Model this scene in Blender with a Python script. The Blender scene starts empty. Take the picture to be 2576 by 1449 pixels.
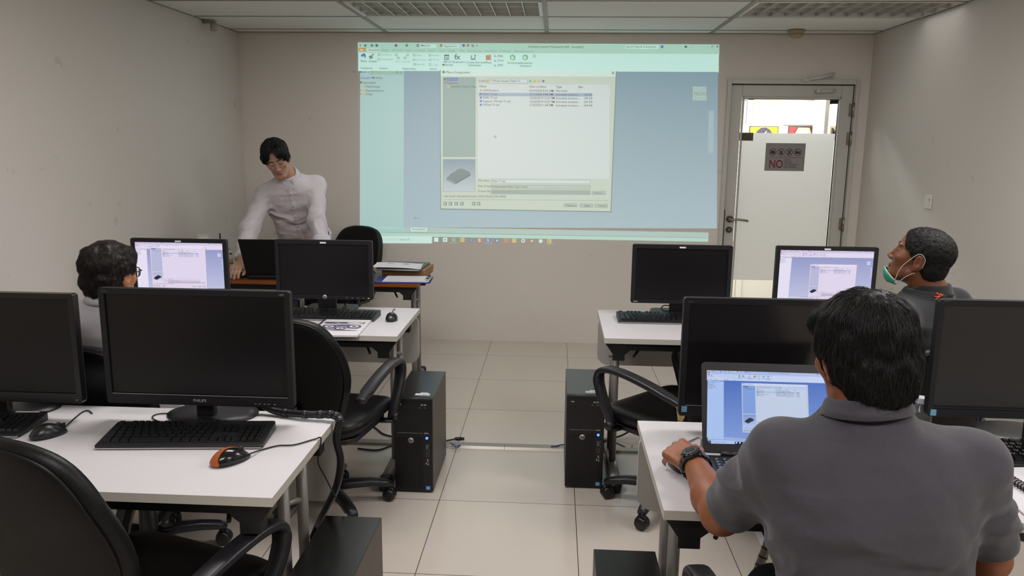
import bpy, bmesh, math, random
import numpy as np
from mathutils import Vector, Matrix, Euler

random.seed(7)
rng = np.random.default_rng(11)
PI = math.pi
COL = bpy.context.scene.collection
IMW, IMH = 2576, 1449
# ------------------------------------------------------------------ camera (solved from the tile and ceiling grid)
F, PITCH, YAW, ROLL = 1950.9, .1846, -.054, .0109
CAM = Vector((.4843, -5.5867, 1.5595))
_fw = Vector((math.sin(YAW), math.cos(YAW), 0)); _r = Vector((math.cos(YAW), -math.sin(YAW), 0)); _u = Vector((0, 0, 1))
_f2 = _fw * math.cos(PITCH) - _u * math.sin(PITCH); _u2 = _fw * math.sin(PITCH) + _u * math.cos(PITCH)
_r3 = _r * math.cos(ROLL) + _u2 * math.sin(ROLL); _u3 = -_r * math.sin(ROLL) + _u2 * math.cos(ROLL)
cd = bpy.data.cameras.new('camera'); cam = bpy.data.objects.new('camera', cd); COL.objects.link(cam)
cd.sensor_width = 36; cd.lens = F / IMW * 36; cd.clip_start = .05; cd.clip_end = 60
cam.matrix_world = Matrix(((_r3.x, _u3.x, -_f2.x, CAM.x), (_r3.y, _u3.y, -_f2.y, CAM.y), (_r3.z, _u3.z, -_f2.z, CAM.z), (0, 0, 0, 1)))
bpy.context.scene.camera = cam

def ray(x, y): return _f2 + _r3 * ((x - IMW / 2) / F) - _u3 * ((y - IMH / 2) / F)
def atZ(x, y, z): d = ray(x, y); return CAM + d * ((z - CAM.z) / d.z)
def atY(x, y, yy): d = ray(x, y); return CAM + d * ((yy - CAM.y) / d.y)

# room dimensions
XL, XR, YB, YF, ZC = -1.95, 2.78, .4375, -7.6, 2.367

# ------------------------------------------------------------------ colour and materials
def lin(c):
    if isinstance(c, str):
        c = tuple(int(c[i:i + 2], 16) / 255 for i in (0, 2, 4))
    elif max(c) > 1.001: c = tuple(v / 255 for v in c)
    return tuple(v / 12.92 if v <= .04045 else ((v + .055) / 1.055) ** 2.4 for v in c[:3])

class NT:
    def __init__(s, name):
        s.m = bpy.data.materials.new(name); s.m.use_nodes = True
        s.t = s.m.node_tree; s.t.nodes.clear()
        s.out = s.n('ShaderNodeOutputMaterial')
    def n(s, t, **kw):
        nd = s.t.nodes.new(t)
        for k, v in kw.items():
            if k.startswith('i_'): nd.inputs[k[2:].replace('_', ' ')].default_value = v
            else: setattr(nd, k, v)
        return nd
    def l(s, a, b): s.t.links.new(a, b)
    def math(s, op, a, b=None, c=None):
        nd = s.n('ShaderNodeMath', operation=op)
        for i, v in enumerate((a, b, c)):
            if v is None: continue
            if isinstance(v, (int, float)): nd.inputs[i].default_value = v
            else: s.l(v, nd.inputs[i])
        return nd.outputs[0]
    def mix(s, fac, a, b):
        nd = s.n('ShaderNodeMix', data_type='RGBA')
        for sock, v in ((nd.inputs[0], fac), (nd.inputs[6], a), (nd.inputs[7], b)):
            if hasattr(v, 'is_output'): s.l(v, sock)
            elif isinstance(v, (int, float)): sock.default_value = v
            else: sock.default_value = (*v[:3], 1)
        return nd.outputs[2]

_mats = {}
def mat(name, color, rough=.5, metal=0, spec=.5, var=.06, vscale=40, bump=0, bscale=300, sheen=0, coat=0, sss=0, trans=0, ior=1.5, emit=None, estr=1):
    if name in _mats: return _mats[name]
    N = NT(name); c = lin(color)
    b = N.n('ShaderNodeBsdfPrincipled')
    b.inputs['Roughness'].default_value = rough; b.inputs['Metallic'].default_value = metal
    b.inputs['Specular IOR Level'].default_value = spec; b.inputs['IOR'].default_value = ior
    if sheen: b.inputs['Sheen Weight'].default_value = sheen; b.inputs['Sheen Roughness'].default_value = .5
    if coat: b.inputs['Coat Weight'].default_value = coat; b.inputs['Coat Roughness'].default_value = .15
    if sss: b.inputs['Subsurface Weight'].default_value = sss; b.inputs['Subsurface Radius'].default_value = (.012, .005, .003); b.inputs['Subsurface Scale'].default_value = 1
    if trans: b.inputs['Transmission Weight'].default_value = trans
    if emit is not None:
        b.inputs['Emission Color'].default_value = (*lin(emit), 1); b.inputs['Emission Strength'].default_value = estr
    tc = N.n('ShaderNodeTexCoord')
    no = N.n('ShaderNodeTexNoise', i_Scale=vscale, i_Detail=4.0)
    N.l(tc.outputs['Object'], no.inputs['Vector'])
    lo = tuple(v * (1 - var) for v in c); hi = tuple(min(1, v * (1 + var)) for v in c)
    N.l(N.mix(no.outputs['Fac'], lo, hi), b.inputs['Base Color'])
    if bump:
        n2 = N.n('ShaderNodeTexNoise', i_Scale=bscale, i_Detail=3.0)
        N.l(tc.outputs['Object'], n2.inputs['Vector'])
        bp = N.n('ShaderNodeBump', i_Strength=bump, i_Distance=.002)
        N.l(n2.outputs['Fac'], bp.inputs['Height']); N.l(bp.outputs['Normal'], b.inputs['Normal'])
    N.l(b.outputs[0], N.out.inputs[0])
    _mats[name] = N.m
    return N.m

def mat_floor():
    N = NT('porcelain_tile'); b = N.n('ShaderNodeBsdfPrincipled')
    tc = N.n('ShaderNodeTexCoord'); sx = N.n('ShaderNodeSeparateXYZ'); N.l(tc.outputs['Object'], sx.inputs[0])
    def edge(v):
        f = N.math('FRACT', N.math('DIVIDE', N.math('ADD', v, 60.0), .6))
        return N.math('MINIMUM', f, N.math('SUBTRACT', 1.0, f))
    g = N.math('LESS_THAN', N.math('MINIMUM', edge(sx.outputs[0]), edge(sx.outputs[1])), .0026)
    wn = N.n('ShaderNodeTexWhiteNoise', noise_dimensions='2D')
    cx = N.math('FLOOR', N.math('DIVIDE', sx.outputs[0], .6)); cy = N.math('FLOOR', N.math('DIVIDE', sx.outputs[1], .6))
    cb = N.n('ShaderNodeCombineXYZ'); N.l(cx, cb.inputs[0]); N.l(cy, cb.inputs[1]); N.l(cb.outputs[0], wn.inputs['Vector'])
    no = N.n('ShaderNodeTexNoise', i_Scale=3.0, i_Detail=5.0); N.l(tc.outputs['Object'], no.inputs['Vector'])
    t = N.math('ADD', N.math('MULTIPLY', wn.outputs['Value'], .35), N.math('MULTIPLY', no.outputs['Fac'], .65))
    col = N.mix(t, lin('c0b5aa'), lin('cbc1b7'))
    N.l(N.mix(g, col, lin('4a4038')), b.inputs['Base Color'])
    b.inputs['Roughness'].default_value = .16; b.inputs['Specular IOR Level'].default_value = .42
    N.l(b.outputs[0], N.out.inputs[0]); return N.m

def mat_wall(name, c0, c1, dirt=True):
    N = NT(name); b = N.n('ShaderNodeBsdfPrincipled')
    tc = N.n('ShaderNodeTexCoord')
    no = N.n('ShaderNodeTexNoise', i_Scale=1.3, i_Detail=6.0); N.l(tc.outputs['Object'], no.inputs['Vector'])
    col = N.mix(no.outputs['Fac'], lin(c0), lin(c1))
    if dirt:   # scattered scuffs
        n3 = N.n('ShaderNodeTexNoise', i_Scale=9.0, i_Detail=2.0); N.l(tc.outputs['Object'], n3.inputs['Vector'])
        rp = N.n('ShaderNodeMapRange', i_From_Min=.70, i_From_Max=.76); N.l(n3.outputs['Fac'], rp.inputs[0])
        col = N.mix(N.math('MULTIPLY', rp.outputs[0], .16), col, lin('6b6355'))
    N.l(col, b.inputs['Base Color']); b.inputs['Roughness'].default_value = .72; b.inputs['Specular IOR Level'].default_value = .25
    n2 = N.n('ShaderNodeTexNoise', i_Scale=120.0); N.l(tc.outputs['Object'], n2.inputs['Vector'])
    bp = N.n('ShaderNodeBump', i_Strength=.08, i_Distance=.002); N.l(n2.outputs['Fac'], bp.inputs['Height']); N.l(bp.outputs['Normal'], b.inputs['Normal'])
    N.l(b.outputs[0], N.out.inputs[0]); return N.m

def mat_glass(name, tint='f4f8f6', refl=.06):
    N = NT(name); t = N.n('ShaderNodeBsdfTransparent'); t.inputs[0].default_value = (*lin(tint), 1)
    g = N.n('ShaderNodeBsdfGlossy'); g.inputs['Roughness'].default_value = .02
    fr = N.n('ShaderNodeFresnel', i_IOR=1.45); mx = N.n('ShaderNodeMixShader')
    N.l(N.math('MULTIPLY', fr.outputs[0], .9), mx.inputs[0]); N.l(t.outputs[0], mx.inputs[1]); N.l(g.outputs[0], mx.inputs[2])
    N.l(mx.outputs[0], N.out.inputs[0]); return N.m

def mat_frost():
    N = NT('frosted_film'); t = N.n('ShaderNodeBsdfTranslucent'); t.inputs[0].default_value = (.93, .93, .94, 1)
    d = N.n('ShaderNodeBsdfDiffuse'); d.inputs[0].default_value = (.8, .8, .8, 1)
    mx = N.n('ShaderNodeMixShader'); mx.inputs[0].default_value = .25
    no = N.n('ShaderNodeTexNoise', i_Scale=90.0); bp = N.n('ShaderNodeBump', i_Strength=.05); N.l(no.outputs['Fac'], bp.inputs['Height']); N.l(bp.outputs[0], d.inputs['Normal'])
    N.l(t.outputs[0], mx.inputs[1]); N.l(d.outputs[0], mx.inputs[2]); N.l(mx.outputs[0], N.out.inputs[0]); return N.m

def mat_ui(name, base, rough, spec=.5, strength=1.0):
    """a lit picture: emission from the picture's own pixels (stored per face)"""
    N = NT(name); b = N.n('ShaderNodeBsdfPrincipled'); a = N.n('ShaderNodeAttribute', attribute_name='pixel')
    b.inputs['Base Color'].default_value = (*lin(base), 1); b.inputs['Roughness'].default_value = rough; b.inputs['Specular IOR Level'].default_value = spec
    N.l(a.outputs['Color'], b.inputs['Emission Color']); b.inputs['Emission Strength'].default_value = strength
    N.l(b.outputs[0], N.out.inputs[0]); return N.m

def mat_light(name, color, s):
    N = NT(name); e = N.n('ShaderNodeEmission', i_Strength=s); e.inputs[0].default_value = (*lin(color), 1)
    N.l(e.outputs[0], N.out.inputs[0]); return N.m

def mat_print(name='printed_page'):
    """page with black printed picture given per face"""
    N = NT(name); b = N.n('ShaderNodeBsdfPrincipled'); a = N.n('ShaderNodeAttribute', attribute_name='pixel')
    b.inputs['Roughness'].default_value = .55; N.l(a.outputs['Color'], b.inputs['Base Color']); N.l(b.outputs[0], N.out.inputs[0]); return N.m

# ------------------------------------------------------------------ mesh builder
_txt = {}
def text_geo(s, bold=False, shear=0.0):
    k = (s, bold, shear)
    if k not in _txt:
        cu = bpy.data.curves.new('t', 'FONT'); cu.body = s; cu.size = 1; cu.resolution_u = 5 if len(s) <= 4 else 2; cu.shear = shear
        if bold: cu.offset = .020 if len(s) <= 4 else .010
        o = bpy.data.objects.new('t', cu); me = o.to_mesh()
        v = np.array([x.co[:2] for x in me.vertices]).reshape(-1, 2); f = [tuple(p.vertices) for p in me.polygons]
        o.to_mesh_clear(); bpy.data.objects.remove(o); bpy.data.curves.remove(cu)
        _txt[k] = (v, f, float(v[:, 0].max()) if len(v) else 0)
    return _txt[k]

class MB:
    def __init__(s): s.v = []; s.f = []; s.mi = []; s.sm = []; s.col = []; s.usecol = False
    def add(s, vs, fs, mi=0, smooth=False, col=None):
        o = len(s.v); s.v += [tuple(map(float, v)) for v in vs]
        for f in fs: s.f.append(tuple(o + i for i in f)); s.mi.append(mi); s.sm.append(smooth)
        s.col += [col if col is not None else (0, 0, 0)] * len(vs)
        if col is not None: s.usecol = True
        return s
    def box(s, lo, hi, mi=0):
        x0, y0, z0 = lo; x1, y1, z1 = hi
        return s.add([(x0, y0, z0), (x1, y0, z0), (x1, y1, z0), (x0, y1, z0), (x0, y0, z1), (x1, y0, z1), (x1, y1, z1), (x0, y1, z1)],
                     [(0, 3, 2, 1), (4, 5, 6, 7), (0, 1, 5, 4), (1, 2, 6, 5), (2, 3, 7, 6), (3, 0, 4, 7)], mi)
    def obox(s, c, size, R=None, mi=0):
        h = [d / 2 for d in size]; R = R or Matrix.Identity(3); c = Vector(c)
        vs = [c + R @ Vector((x * h[0], y * h[1], z * h[2])) for z in (-1, 1) for x, y in ((-1, -1), (1, -1), (1, 1), (-1, 1))]
        return s.add(vs, [(0, 3, 2, 1), (4, 5, 6, 7), (0, 1, 5, 4), (1, 2, 6, 5), (2, 3, 7, 6), (3, 0, 4, 7)], mi)
    def tube(s, pts, r, n=8, mi=0, cap=True, up=None, flat=None, smooth=True):
        """round tube along pts; r number or list; flat=(w,t) elliptical/box-ish section half sizes, up = section's thin axis"""
        P = [Vector(p) for p in pts]; m = len(P)
        R = r if isinstance(r, (list, tuple)) else [r] * m
        T = [(P[min(i + 1, m - 1)] - P[max(i - 1, 0)]).normalized() for i in range(m)]
        U = Vector(up) if up is not None else (Vector((0, 0, 1)) if abs(T[0].z) < .9 else Vector((1, 0, 0)))
        o = len(s.v); vs = []
        for i in range(m):
            if up is not None: U = Vector(up)
            A = T[i].cross(U)
            if A.length < 1e-6: A = T[i].orthogonal()
            A.normalize(); B = A.cross(T[i]).normalized(); U = B
            for k in range(n):
                a = 2 * PI * k / n
                if flat:
                    ca, sa = math.cos(a), math.sin(a); e = .6
                    q = A * (flat[0] * R[i] * math.copysign(abs(ca) ** e, ca)) + B * (flat[1] * R[i] * math.copysign(abs(sa) ** e, sa))
                else: q = (A * math.cos(a) + B * math.sin(a)) * R[i]
                vs.append(P[i] + q)
        fs = [(i * n + k, i * n + (k + 1) % n, (i + 1) * n + (k + 1) % n, (i + 1) * n + k) for i in range(m - 1) for k in range(n)]
        s.add(vs, fs, mi, smooth)
        if cap: 
            s.f.append(tuple(o + k for k in reversed(range(n)))); s.mi.append(mi); s.sm.append(False)
            s.f.append(tuple(o + (m - 1) * n + k for k in range(n))); s.mi.append(mi); s.sm.append(False)
        return s
    def lathe(s, prof, c=(0, 0, 0), n=24, mi=0, R=None, smooth=True):
        R = R or Matrix.Identity(3); c = Vector(c); m = len(prof)
        vs = [c + R @ Vector((r * math.cos(2 * PI * k / n), r * math.sin(2 * PI * k / n), z)) for r, z in prof for k in range(n)]
        fs = [(i * n + k, i * n + (k + 1) % n, (i + 1) * n + (k + 1) % n, (i + 1) * n + k) for i in range(m - 1) for k in range(n)]
        if prof[0][0] > 1e-6: fs.append(tuple(reversed(range(n))))
        if prof[-1][0] > 1e-6: fs.append(tuple((m - 1) * n + k for k in range(n)))
        return s.add(vs, fs, mi, smooth)
    def prism(s, poly, o, ux, uy, un, d0, d1, mi=0, col=None):
        """2-D polygon (ccw) in plane o + x*ux + y*uy, extruded along un from d0 to d1"""
        o, ux, uy, un = Vector(o), Vector(ux), Vector(uy), Vector(un); n = len(poly)
        vs = [o + ux * x + uy * y + un * d for d in (d0, d1) for x, y in poly]
        fs = [tuple(reversed(range(n))), tuple(range(n, 2 * n))] + [(k, (k + 1) % n, n + (k + 1) % n, n + k) for k in range(n)]
        return s.add(vs, fs, mi, False, col)
    def quad(s, a, b, c, d, mi=0, col=None): return s.add([a, b, c, d], [(0, 1, 2, 3)], mi, False, col)
    def text(s, t, o, ux, uy, size, mi=0, align='l', bold=False, shear=0.0, col=None, width=None):
        v, f, w = text_geo(t, bold, shear)
        if len(v) == 0: return s
        o, ux, uy = Vector(o), Vector(ux), Vector(uy); k = size; kx = size if width is None else width / max(w, 1e-6)
        off = 0 if align == 'l' else -w * kx / 2 if align == 'c' else -w * kx
        return s.add([o + ux * (x * kx + off) + uy * (y * k) for x, y in v], f, mi, False, col)
    def pillow(s, outline, T, fn, rs=(1, .985, .95, .88, .75, .5, .25), mi=0, pw=6):
        """closed cushion: outline ring shrunk to the centre, half thickness T*(1-r^pw)^(1/2), fn(x,y,t) -> 3-D"""
        n = len(outline); cx = sum(p[0] for p in outline) / n; cy = sum(p[1] for p in outline) / n; o = len(s.v); vs = []
        lay = [(r, 1) for r in rs[1:]]
        seq = [(1, 0)] + lay
        def ring(r, sg):
            t = sg * T * (max(0, 1 - r ** pw)) ** .5
            return [fn(cx + (x - cx) * r, cy + (y - cy) * r, t) for x, y in outline]
        vs = ring(1, 0); fs = []; base = 0
        for sg in (1, -1):
            prev = 0
            for r in rs[1:]:
                st = len(vs); vs += ring(r, sg)
                for k in range(n):
                    q = (prev + k, prev + (k + 1) % n, st + (k + 1) % n, st + k)
                    fs.append(q if sg > 0 else q[::-1])
                prev = st
            vs.append(fn(cx, cy, sg * T)); c = len(vs) - 1
            for k in range(n):
                q = (prev + k, prev + (k + 1) % n, c); fs.append(q if sg > 0 else q[::-1])
        return s.add(vs, fs, mi, True)
    def build(s, name, mats, parent=None, bevel=0, seg=2, fix=True):
        me = bpy.data.meshes.new(name)
        me.from_pydata(s.v, [], s.f)
        if not isinstance(mats, (list, tuple)): mats = [mats]
        for m in mats: me.materials.append(m)
        me.polygons.foreach_set('material_index', s.mi); me.polygons.foreach_set('use_smooth', s.sm)
        if s.usecol:
            a = me.color_attributes.new('pixel', 'FLOAT_COLOR', 'POINT')
            a.data.foreach_set('color', np.hstack([np.array(s.col, dtype=np.float32).reshape(-1, 3), np.ones((len(s.v), 1), np.float32)]).ravel())
        me.update()
        if fix and not s.usecol:
            bm = bmesh.new(); bm.from_mesh(me); bmesh.ops.recalc_face_normals(bm, faces=bm.faces); bm.to_mesh(me); bm.free()
        o = bpy.data.objects.new(name, me); COL.objects.link(o)
        if parent is not None: o.parent = parent
        if bevel:
            md = o.modifiers.new('bevel', 'BEVEL'); md.width = bevel; md.segments = seg; md.limit_method = 'ANGLE'; md.angle_limit = math.radians(50); md.use_clamp_overlap = True
        return o

def np_obj(name, V, Fq, mats, parent=None, smooth=True, mi=None):
    me = bpy.data.meshes.new(name); me.from_pydata(V.tolist(), [], Fq if isinstance(Fq, list) else Fq.tolist())
    if not isinstance(mats, (list, tuple)): mats = [mats]
    for m in mats: me.materials.append(m)
    me.polygons.foreach_set('use_smooth', [smooth] * len(me.polygons))
    if mi is not None: me.polygons.foreach_set('material_index', mi)
    me.update(); o = bpy.data.objects.new(name, me); COL.objects.link(o)
    if parent is not None: o.parent = parent
    return o

def rr(w, h, r, n=5, c=(0, 0)):
    """ccw rounded rectangle"""
    r = min(r, w / 2 - 1e-5, h / 2 - 1e-5); out = []
    for cx, cy, a0 in ((w / 2 - r, -h / 2 + r, -PI / 2), (w / 2 - r, h / 2 - r, 0), (-w / 2 + r, h / 2 - r, PI / 2), (-w / 2 + r, -h / 2 + r, PI)):
        for k in range(n + 1):
            a = a0 + PI / 2 * k / n; out.append((c[0] + cx + r * math.cos(a), c[1] + cy + r * math.sin(a)))
    return out
def circ(r, n=20, c=(0, 0)): return [(c[0] + r * math.cos(2 * PI * k / n), c[1] + r * math.sin(2 * PI * k / n)) for k in range(n)]
def spline(pts, k=6, closed=False):
    P = [Vector(p) for p in pts]; n = len(P); out = []
    rng_ = range(n if closed else n - 1)
    for i in rng_:
        g = lambda j: P[j % n] if closed else P[min(max(j, 0), n - 1)]
        a, b, c, d = g(i - 1), g(i), g(i + 1), g(i + 2)
        for q in range(k):
            t = q / k
            out.append(.5 * ((2 * b) + (c - a) * t + (2 * a - 5 * b + 4 * c - d) * t * t + (3 * b - a - 3 * c + d) * t ** 3))
    if not closed: out.append(P[-1])
    return out

def tag(o, label, cat=None, group=None, kind=None):
    if label: o['label'] = label
    if cat: o['category'] = cat
    if group: o['group'] = group
    if kind: o['kind'] = kind
    return o
def thing(name, label, cat, loc=(0, 0, 0), rotz=0, group=None):
    o = bpy.data.objects.new(name, None); COL.objects.link(o); o.location = loc; o.rotation_euler = (0, 0, rotz); o.empty_display_size = .05
    return tag(o, label, cat, group)
def struct(o): o['kind'] = 'structure'; return o
def copy_tree(o, loc=None, rotz=None, label=None, group=None, parent=None):
    c = o.copy(); COL.objects.link(c)
    if parent is not None: c.parent = parent
    if loc is not None: c.location = loc
    if rotz is not None: c.rotation_euler = (0, 0, rotz)
    if label: c['label'] = label
    if group: c['group'] = group
    for ch in list(o.children): copy_tree(ch, parent=c)
    return c
X3, Y3, Z3 = Vector((1, 0, 0)), Vector((0, 1, 0)), Vector((0, 0, 1))
# ================================================================== THE ROOM
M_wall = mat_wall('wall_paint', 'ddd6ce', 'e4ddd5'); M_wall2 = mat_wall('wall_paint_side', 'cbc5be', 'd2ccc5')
M_ceil = mat('ceiling_board', 'e4e4de', .85, var=.03, vscale=8, bump=.05, bscale=250)
M_tbar = mat('ceiling_grid_metal', '8f8a7c', .5, var=.05)
M_floor = mat_floor()
M_upvc = mat('white_door_profile', 'c6c4bd', .38, var=.03, vscale=6)
M_dark = mat('dark_gap', '1c1a19', .8)
M_steel = mat('brushed_steel', '9a948a', .32, metal=1, var=.1, vscale=60)
M_glass = mat_glass('clear_glass')
M_frost = mat_frost()
M_cwall = mat('corridor_wall_paint', 'b0aba5', .7, var=.02, vscale=4)
M_white = mat('white_plastic', 'd8d6d0', .4, var=.03)

struct(MB().box((XL - .1, YF - .1, -.1), (XR + .1, YB, 0)).build('floor', M_floor))
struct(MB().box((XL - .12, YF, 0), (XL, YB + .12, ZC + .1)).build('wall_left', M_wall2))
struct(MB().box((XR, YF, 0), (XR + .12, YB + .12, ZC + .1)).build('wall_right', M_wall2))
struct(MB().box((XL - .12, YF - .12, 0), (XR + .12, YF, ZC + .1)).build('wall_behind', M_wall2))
DX0, DX1, DT = 1.745, 2.70, 2.045      # door opening incl. frame
w = MB().box((XL, YB, 0), (DX0, YB + .12, ZC + .1)).box((DX1, YB, 0), (XR, YB + .12, ZC + .1)).box((DX0, YB, DT), (DX1, YB + .12, ZC + .1))
struct(w.build('wall_front', M_wall))
# ceiling: boards lying in a metal grid of 1.2 x 0.6 m cells
GX, GY = .397, .266
lamps = [(-1, -2), (1, -2), (-1, -6), (1, -6), (-1, -10), (1, -10)]    # grid cells (column, row) that hold a light fitting
c = MB().box((XL, YF, ZC + .03), (XR, YB, ZC + .1))
cells = [(i, j) for i in (-2, -1, 0, 1) for j in range(-14, 1)]
for i, j in cells:
    x0, x1 = GX + 1.2026 * i, GX + 1.2026 * (i + 1); y1 = GY + .5764 * (j + 1); y0 = y1 - .5764
    x0, x1, y0, y1 = max(x0, XL), min(x1, XR), max(y0, YF), min(y1, YB)
    if (i, j) in lamps or x1 - x0 < .03 or y1 - y0 < .02: continue
    c.box((x0 + .004, y0 + .004, ZC + .002), (x1 - .004, y1 - .004, ZC + .02))
struct(c.build('ceiling', M_ceil))
g = MB()
for i in (-1, 0, 1, 2):
    x = GX + 1.2026 * i
    if x < XR: g.box((x - .014, YF, ZC - .004), (x + .014, YB - .002, ZC + .03))
for j in range(-14, 1):
    y = GY + .5764 * j
    if y > YF: g.box((XL, y - .006, ZC - .0015), (XR, y + .006, ZC + .03))
g.box((XL, YF, ZC - .002), (XL + .012, YB, ZC + .03)).box((XR - .012, YF, ZC - .002), (XR, YB, ZC + .03)).box((XL, YB - .012, ZC - .002), (XR, YB, ZC + .03))
struct(g.build('trim_1', M_tbar))

# ------------------------------------------------------------------ recessed louvre lights in the ceiling
M_refl = mat('lamp_reflector', 'd9d7d0', .22, metal=.85, var=.03)
M_tube = mat_light("fluorescent_tube", "fff6ea", 5.0)
M_tube_off = mat('unlit_tube', 'e4e2da', .3)
def make_lamp(on=True):
    t = thing('ceiling_light', 'x', 'light', group='recessed ceiling lights')
    f = MB()
    for lo, hi in (((-.59, -.275, 0), (-.565, .275, .09)), ((.565, -.275, 0), (.59, .275, .09)), ((-.59, -.275, 0), (.59, -.25, .09)), ((-.59, .25, 0), (.59, .275, .09)), ((-.59, -.275, .09), (.59, .275, .1))): f.box(lo, hi)
    f.build('housing', M_white, t)
    l = MB()
    for k in range(1, 12): l.box((-.565 + k * .0942 - .0015, -.25, .002), (-.565 + k * .0942 + .0015, .25, .04))
    for y in (-.083, .083): l.box((-.565, y - .0015, .002), (.565, y + .0015, .04))
    l.build('louvre', M_refl, t)
    for y in (-.166, 0, .166): MB().tube([(-.55, y, .065), (.55, y, .065)], .013, 10).build('lamp_tube', M_tube if on else M_tube_off, t)
    return t
l1 = make_lamp(True); used = set()
names = {(-1, -2): 'recessed ceiling light over the left desk row, at the top edge of the photo', (1, -2): 'recessed ceiling light near the right wall, at the top edge of the photo'}
for (i, j) in lamps:
    p = (GX + 1.2026 * (i + .5), GY + .5764 * (j + .5), ZC - .002)
    lb = names.get((i, j), 'recessed louvred ceiling light behind the camera')
    src = l1
    if src.name not in used: src.location = p; src['label'] = lb; used.add(src.name)
    else: copy_tree(src, p, 0, lb)

# ------------------------------------------------------------------ door in the front wall
d = thing('door_1', 'white framed glass door with a frosted film and a lever handle', 'door', (DX0, YB, 0)); d['kind'] = 'structure'
W_ = DX1 - DX0
fr = MB()
for lo, hi in (((0, -.022, 0), (.03, .12, DT)), ((W_ - .022, -.022, 0), (W_, .12, DT)), ((.03, -.022, DT - .034), (W_ - .022, .12, DT))): fr.box(lo, hi)
fr.box((.03, .075, 0), (.045, .12, DT - .034)).box((W_ - .037, .075, 0), (W_ - .022, .12, DT - .034))
fr.build('door_frame', M_upvc, d, bevel=.003)
LX0, LX1, LT = .036, W_ - .028, DT - .040
gx0, gx1, gz0, gz1 = .118, W_ - .112, .16, 1.918
lf = MB()
for a0, a1, b0, b1 in ((LX0, gx0, .008, LT), (gx1, LX1, .008, LT), (gx0, gx1, .008, gz0), (gx0, gx1, gz1, LT)): lf.box((a0, .012, b0), (a1, .062, b1))
for a0, a1, b0, b1 in ((gx0, gx0 + .014, gz0, gz1), (gx1 - .014, gx1, gz0, gz1), (gx0, gx1, gz0, gz0 + .014), (gx0, gx1, gz1 - .014, gz1)): lf.box((a0, .004, b0), (a1, .012, b1))
lf.build('door_leaf', M_upvc, d, bevel=.004)
gk = MB()
for a0, a1, b0, b1 in ((gx0 + .014, gx0 + .017, gz0, gz1), (gx1 - .017, gx1 - .014, gz0, gz1), (gx0, gx1, gz1 - .017, gz1 - .014)): gk.box((a0, .010, b0), (a1, .03, b1))
for a0, a1, b0, b1 in ((.030, LX0, .008, LT), (LX1, W_ - .022, .008, LT), (.03, W_ - .022, LT, DT - .034)): gk.box((a0, .02, b0), (a1, .05, b1))
gk.build('door_gasket', M_dark, d)
MB().box((gx0, .034, gz0), (gx1, .040, gz1)).build('door_glass', M_glass, d)
MB().box((gx0 + .017, .0335, .53), (gx1 - .017, .0338, 1.655)).build('frosted_film', M_frost, d)
h = MB(); hz = 1.005; hx = .080
h.lathe([(.0, -.002), (.026, -.002), (.026, .008), (.012, .010), (.011, .045), (0, .045)], (hx, .012, hz), 20, R=Matrix.Rotation(PI / 2, 3, 'X'))
h.tube(spline([(hx, -.034, hz), (hx + .012, -.043, hz), (hx + .05, -.044, hz + .002), (hx + .10, -.042, hz - .004), (hx + .128, -.036, hz - .009)], 4), .0095, 10)
h.build('lever_handle', M_steel, d)
k = MB(); k.lathe([(0, -.002), (.025, -.002), (.024, .008), (.012, .009), (.012, .014), (0, .014)], (hx, .012, hz - .082), 20, R=Matrix.Rotation(PI / 2, 3, 'X')); k.box((hx - .003, -.012, hz - .092), (hx + .003, 0, hz - .072)); k.build('deadbolt', M_steel, d)
MB().box((.0305, -.0235, .80), (.036, -.02, 1.08)).build('strike_plate', M_dark, d)
for z in (1.83, 1.62, .98): MB().tube([(W_ - .026, -.014, z - .05), (W_ - .026, -.014, z + .05)], .009, 10).box((W_ - .05, -.002, z - .045), (W_ - .026, .012, z + .045)).build('hinge', M_steel, d)
cl = MB(); cl.obox((W_ - .395, -.03, DT - .008), (.05, .02, .02)).tube([(W_ - .38, -.034, DT - .002), (W_ - .30, -.05, DT + .012), (W_ - .20, -.055, DT + .038)], 1, 6, flat=(.012, .004), up=(0, -1, 0))
cl.obox((W_ - .20, -.04, DT + .03), (.02, .03, .03)).tube([(W_ - .30, -.05, DT - .085), (W_ - .30, .012, DT - .085)], .012, 8).tube([(W_ - .30, -.03, DT - .085), (W_ - .17, -.03, DT - .080)], 1, 6, flat=(.010, .004), up=(0, -1, 0))
cl.build('door_closer_arm', M_upvc, d)

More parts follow.
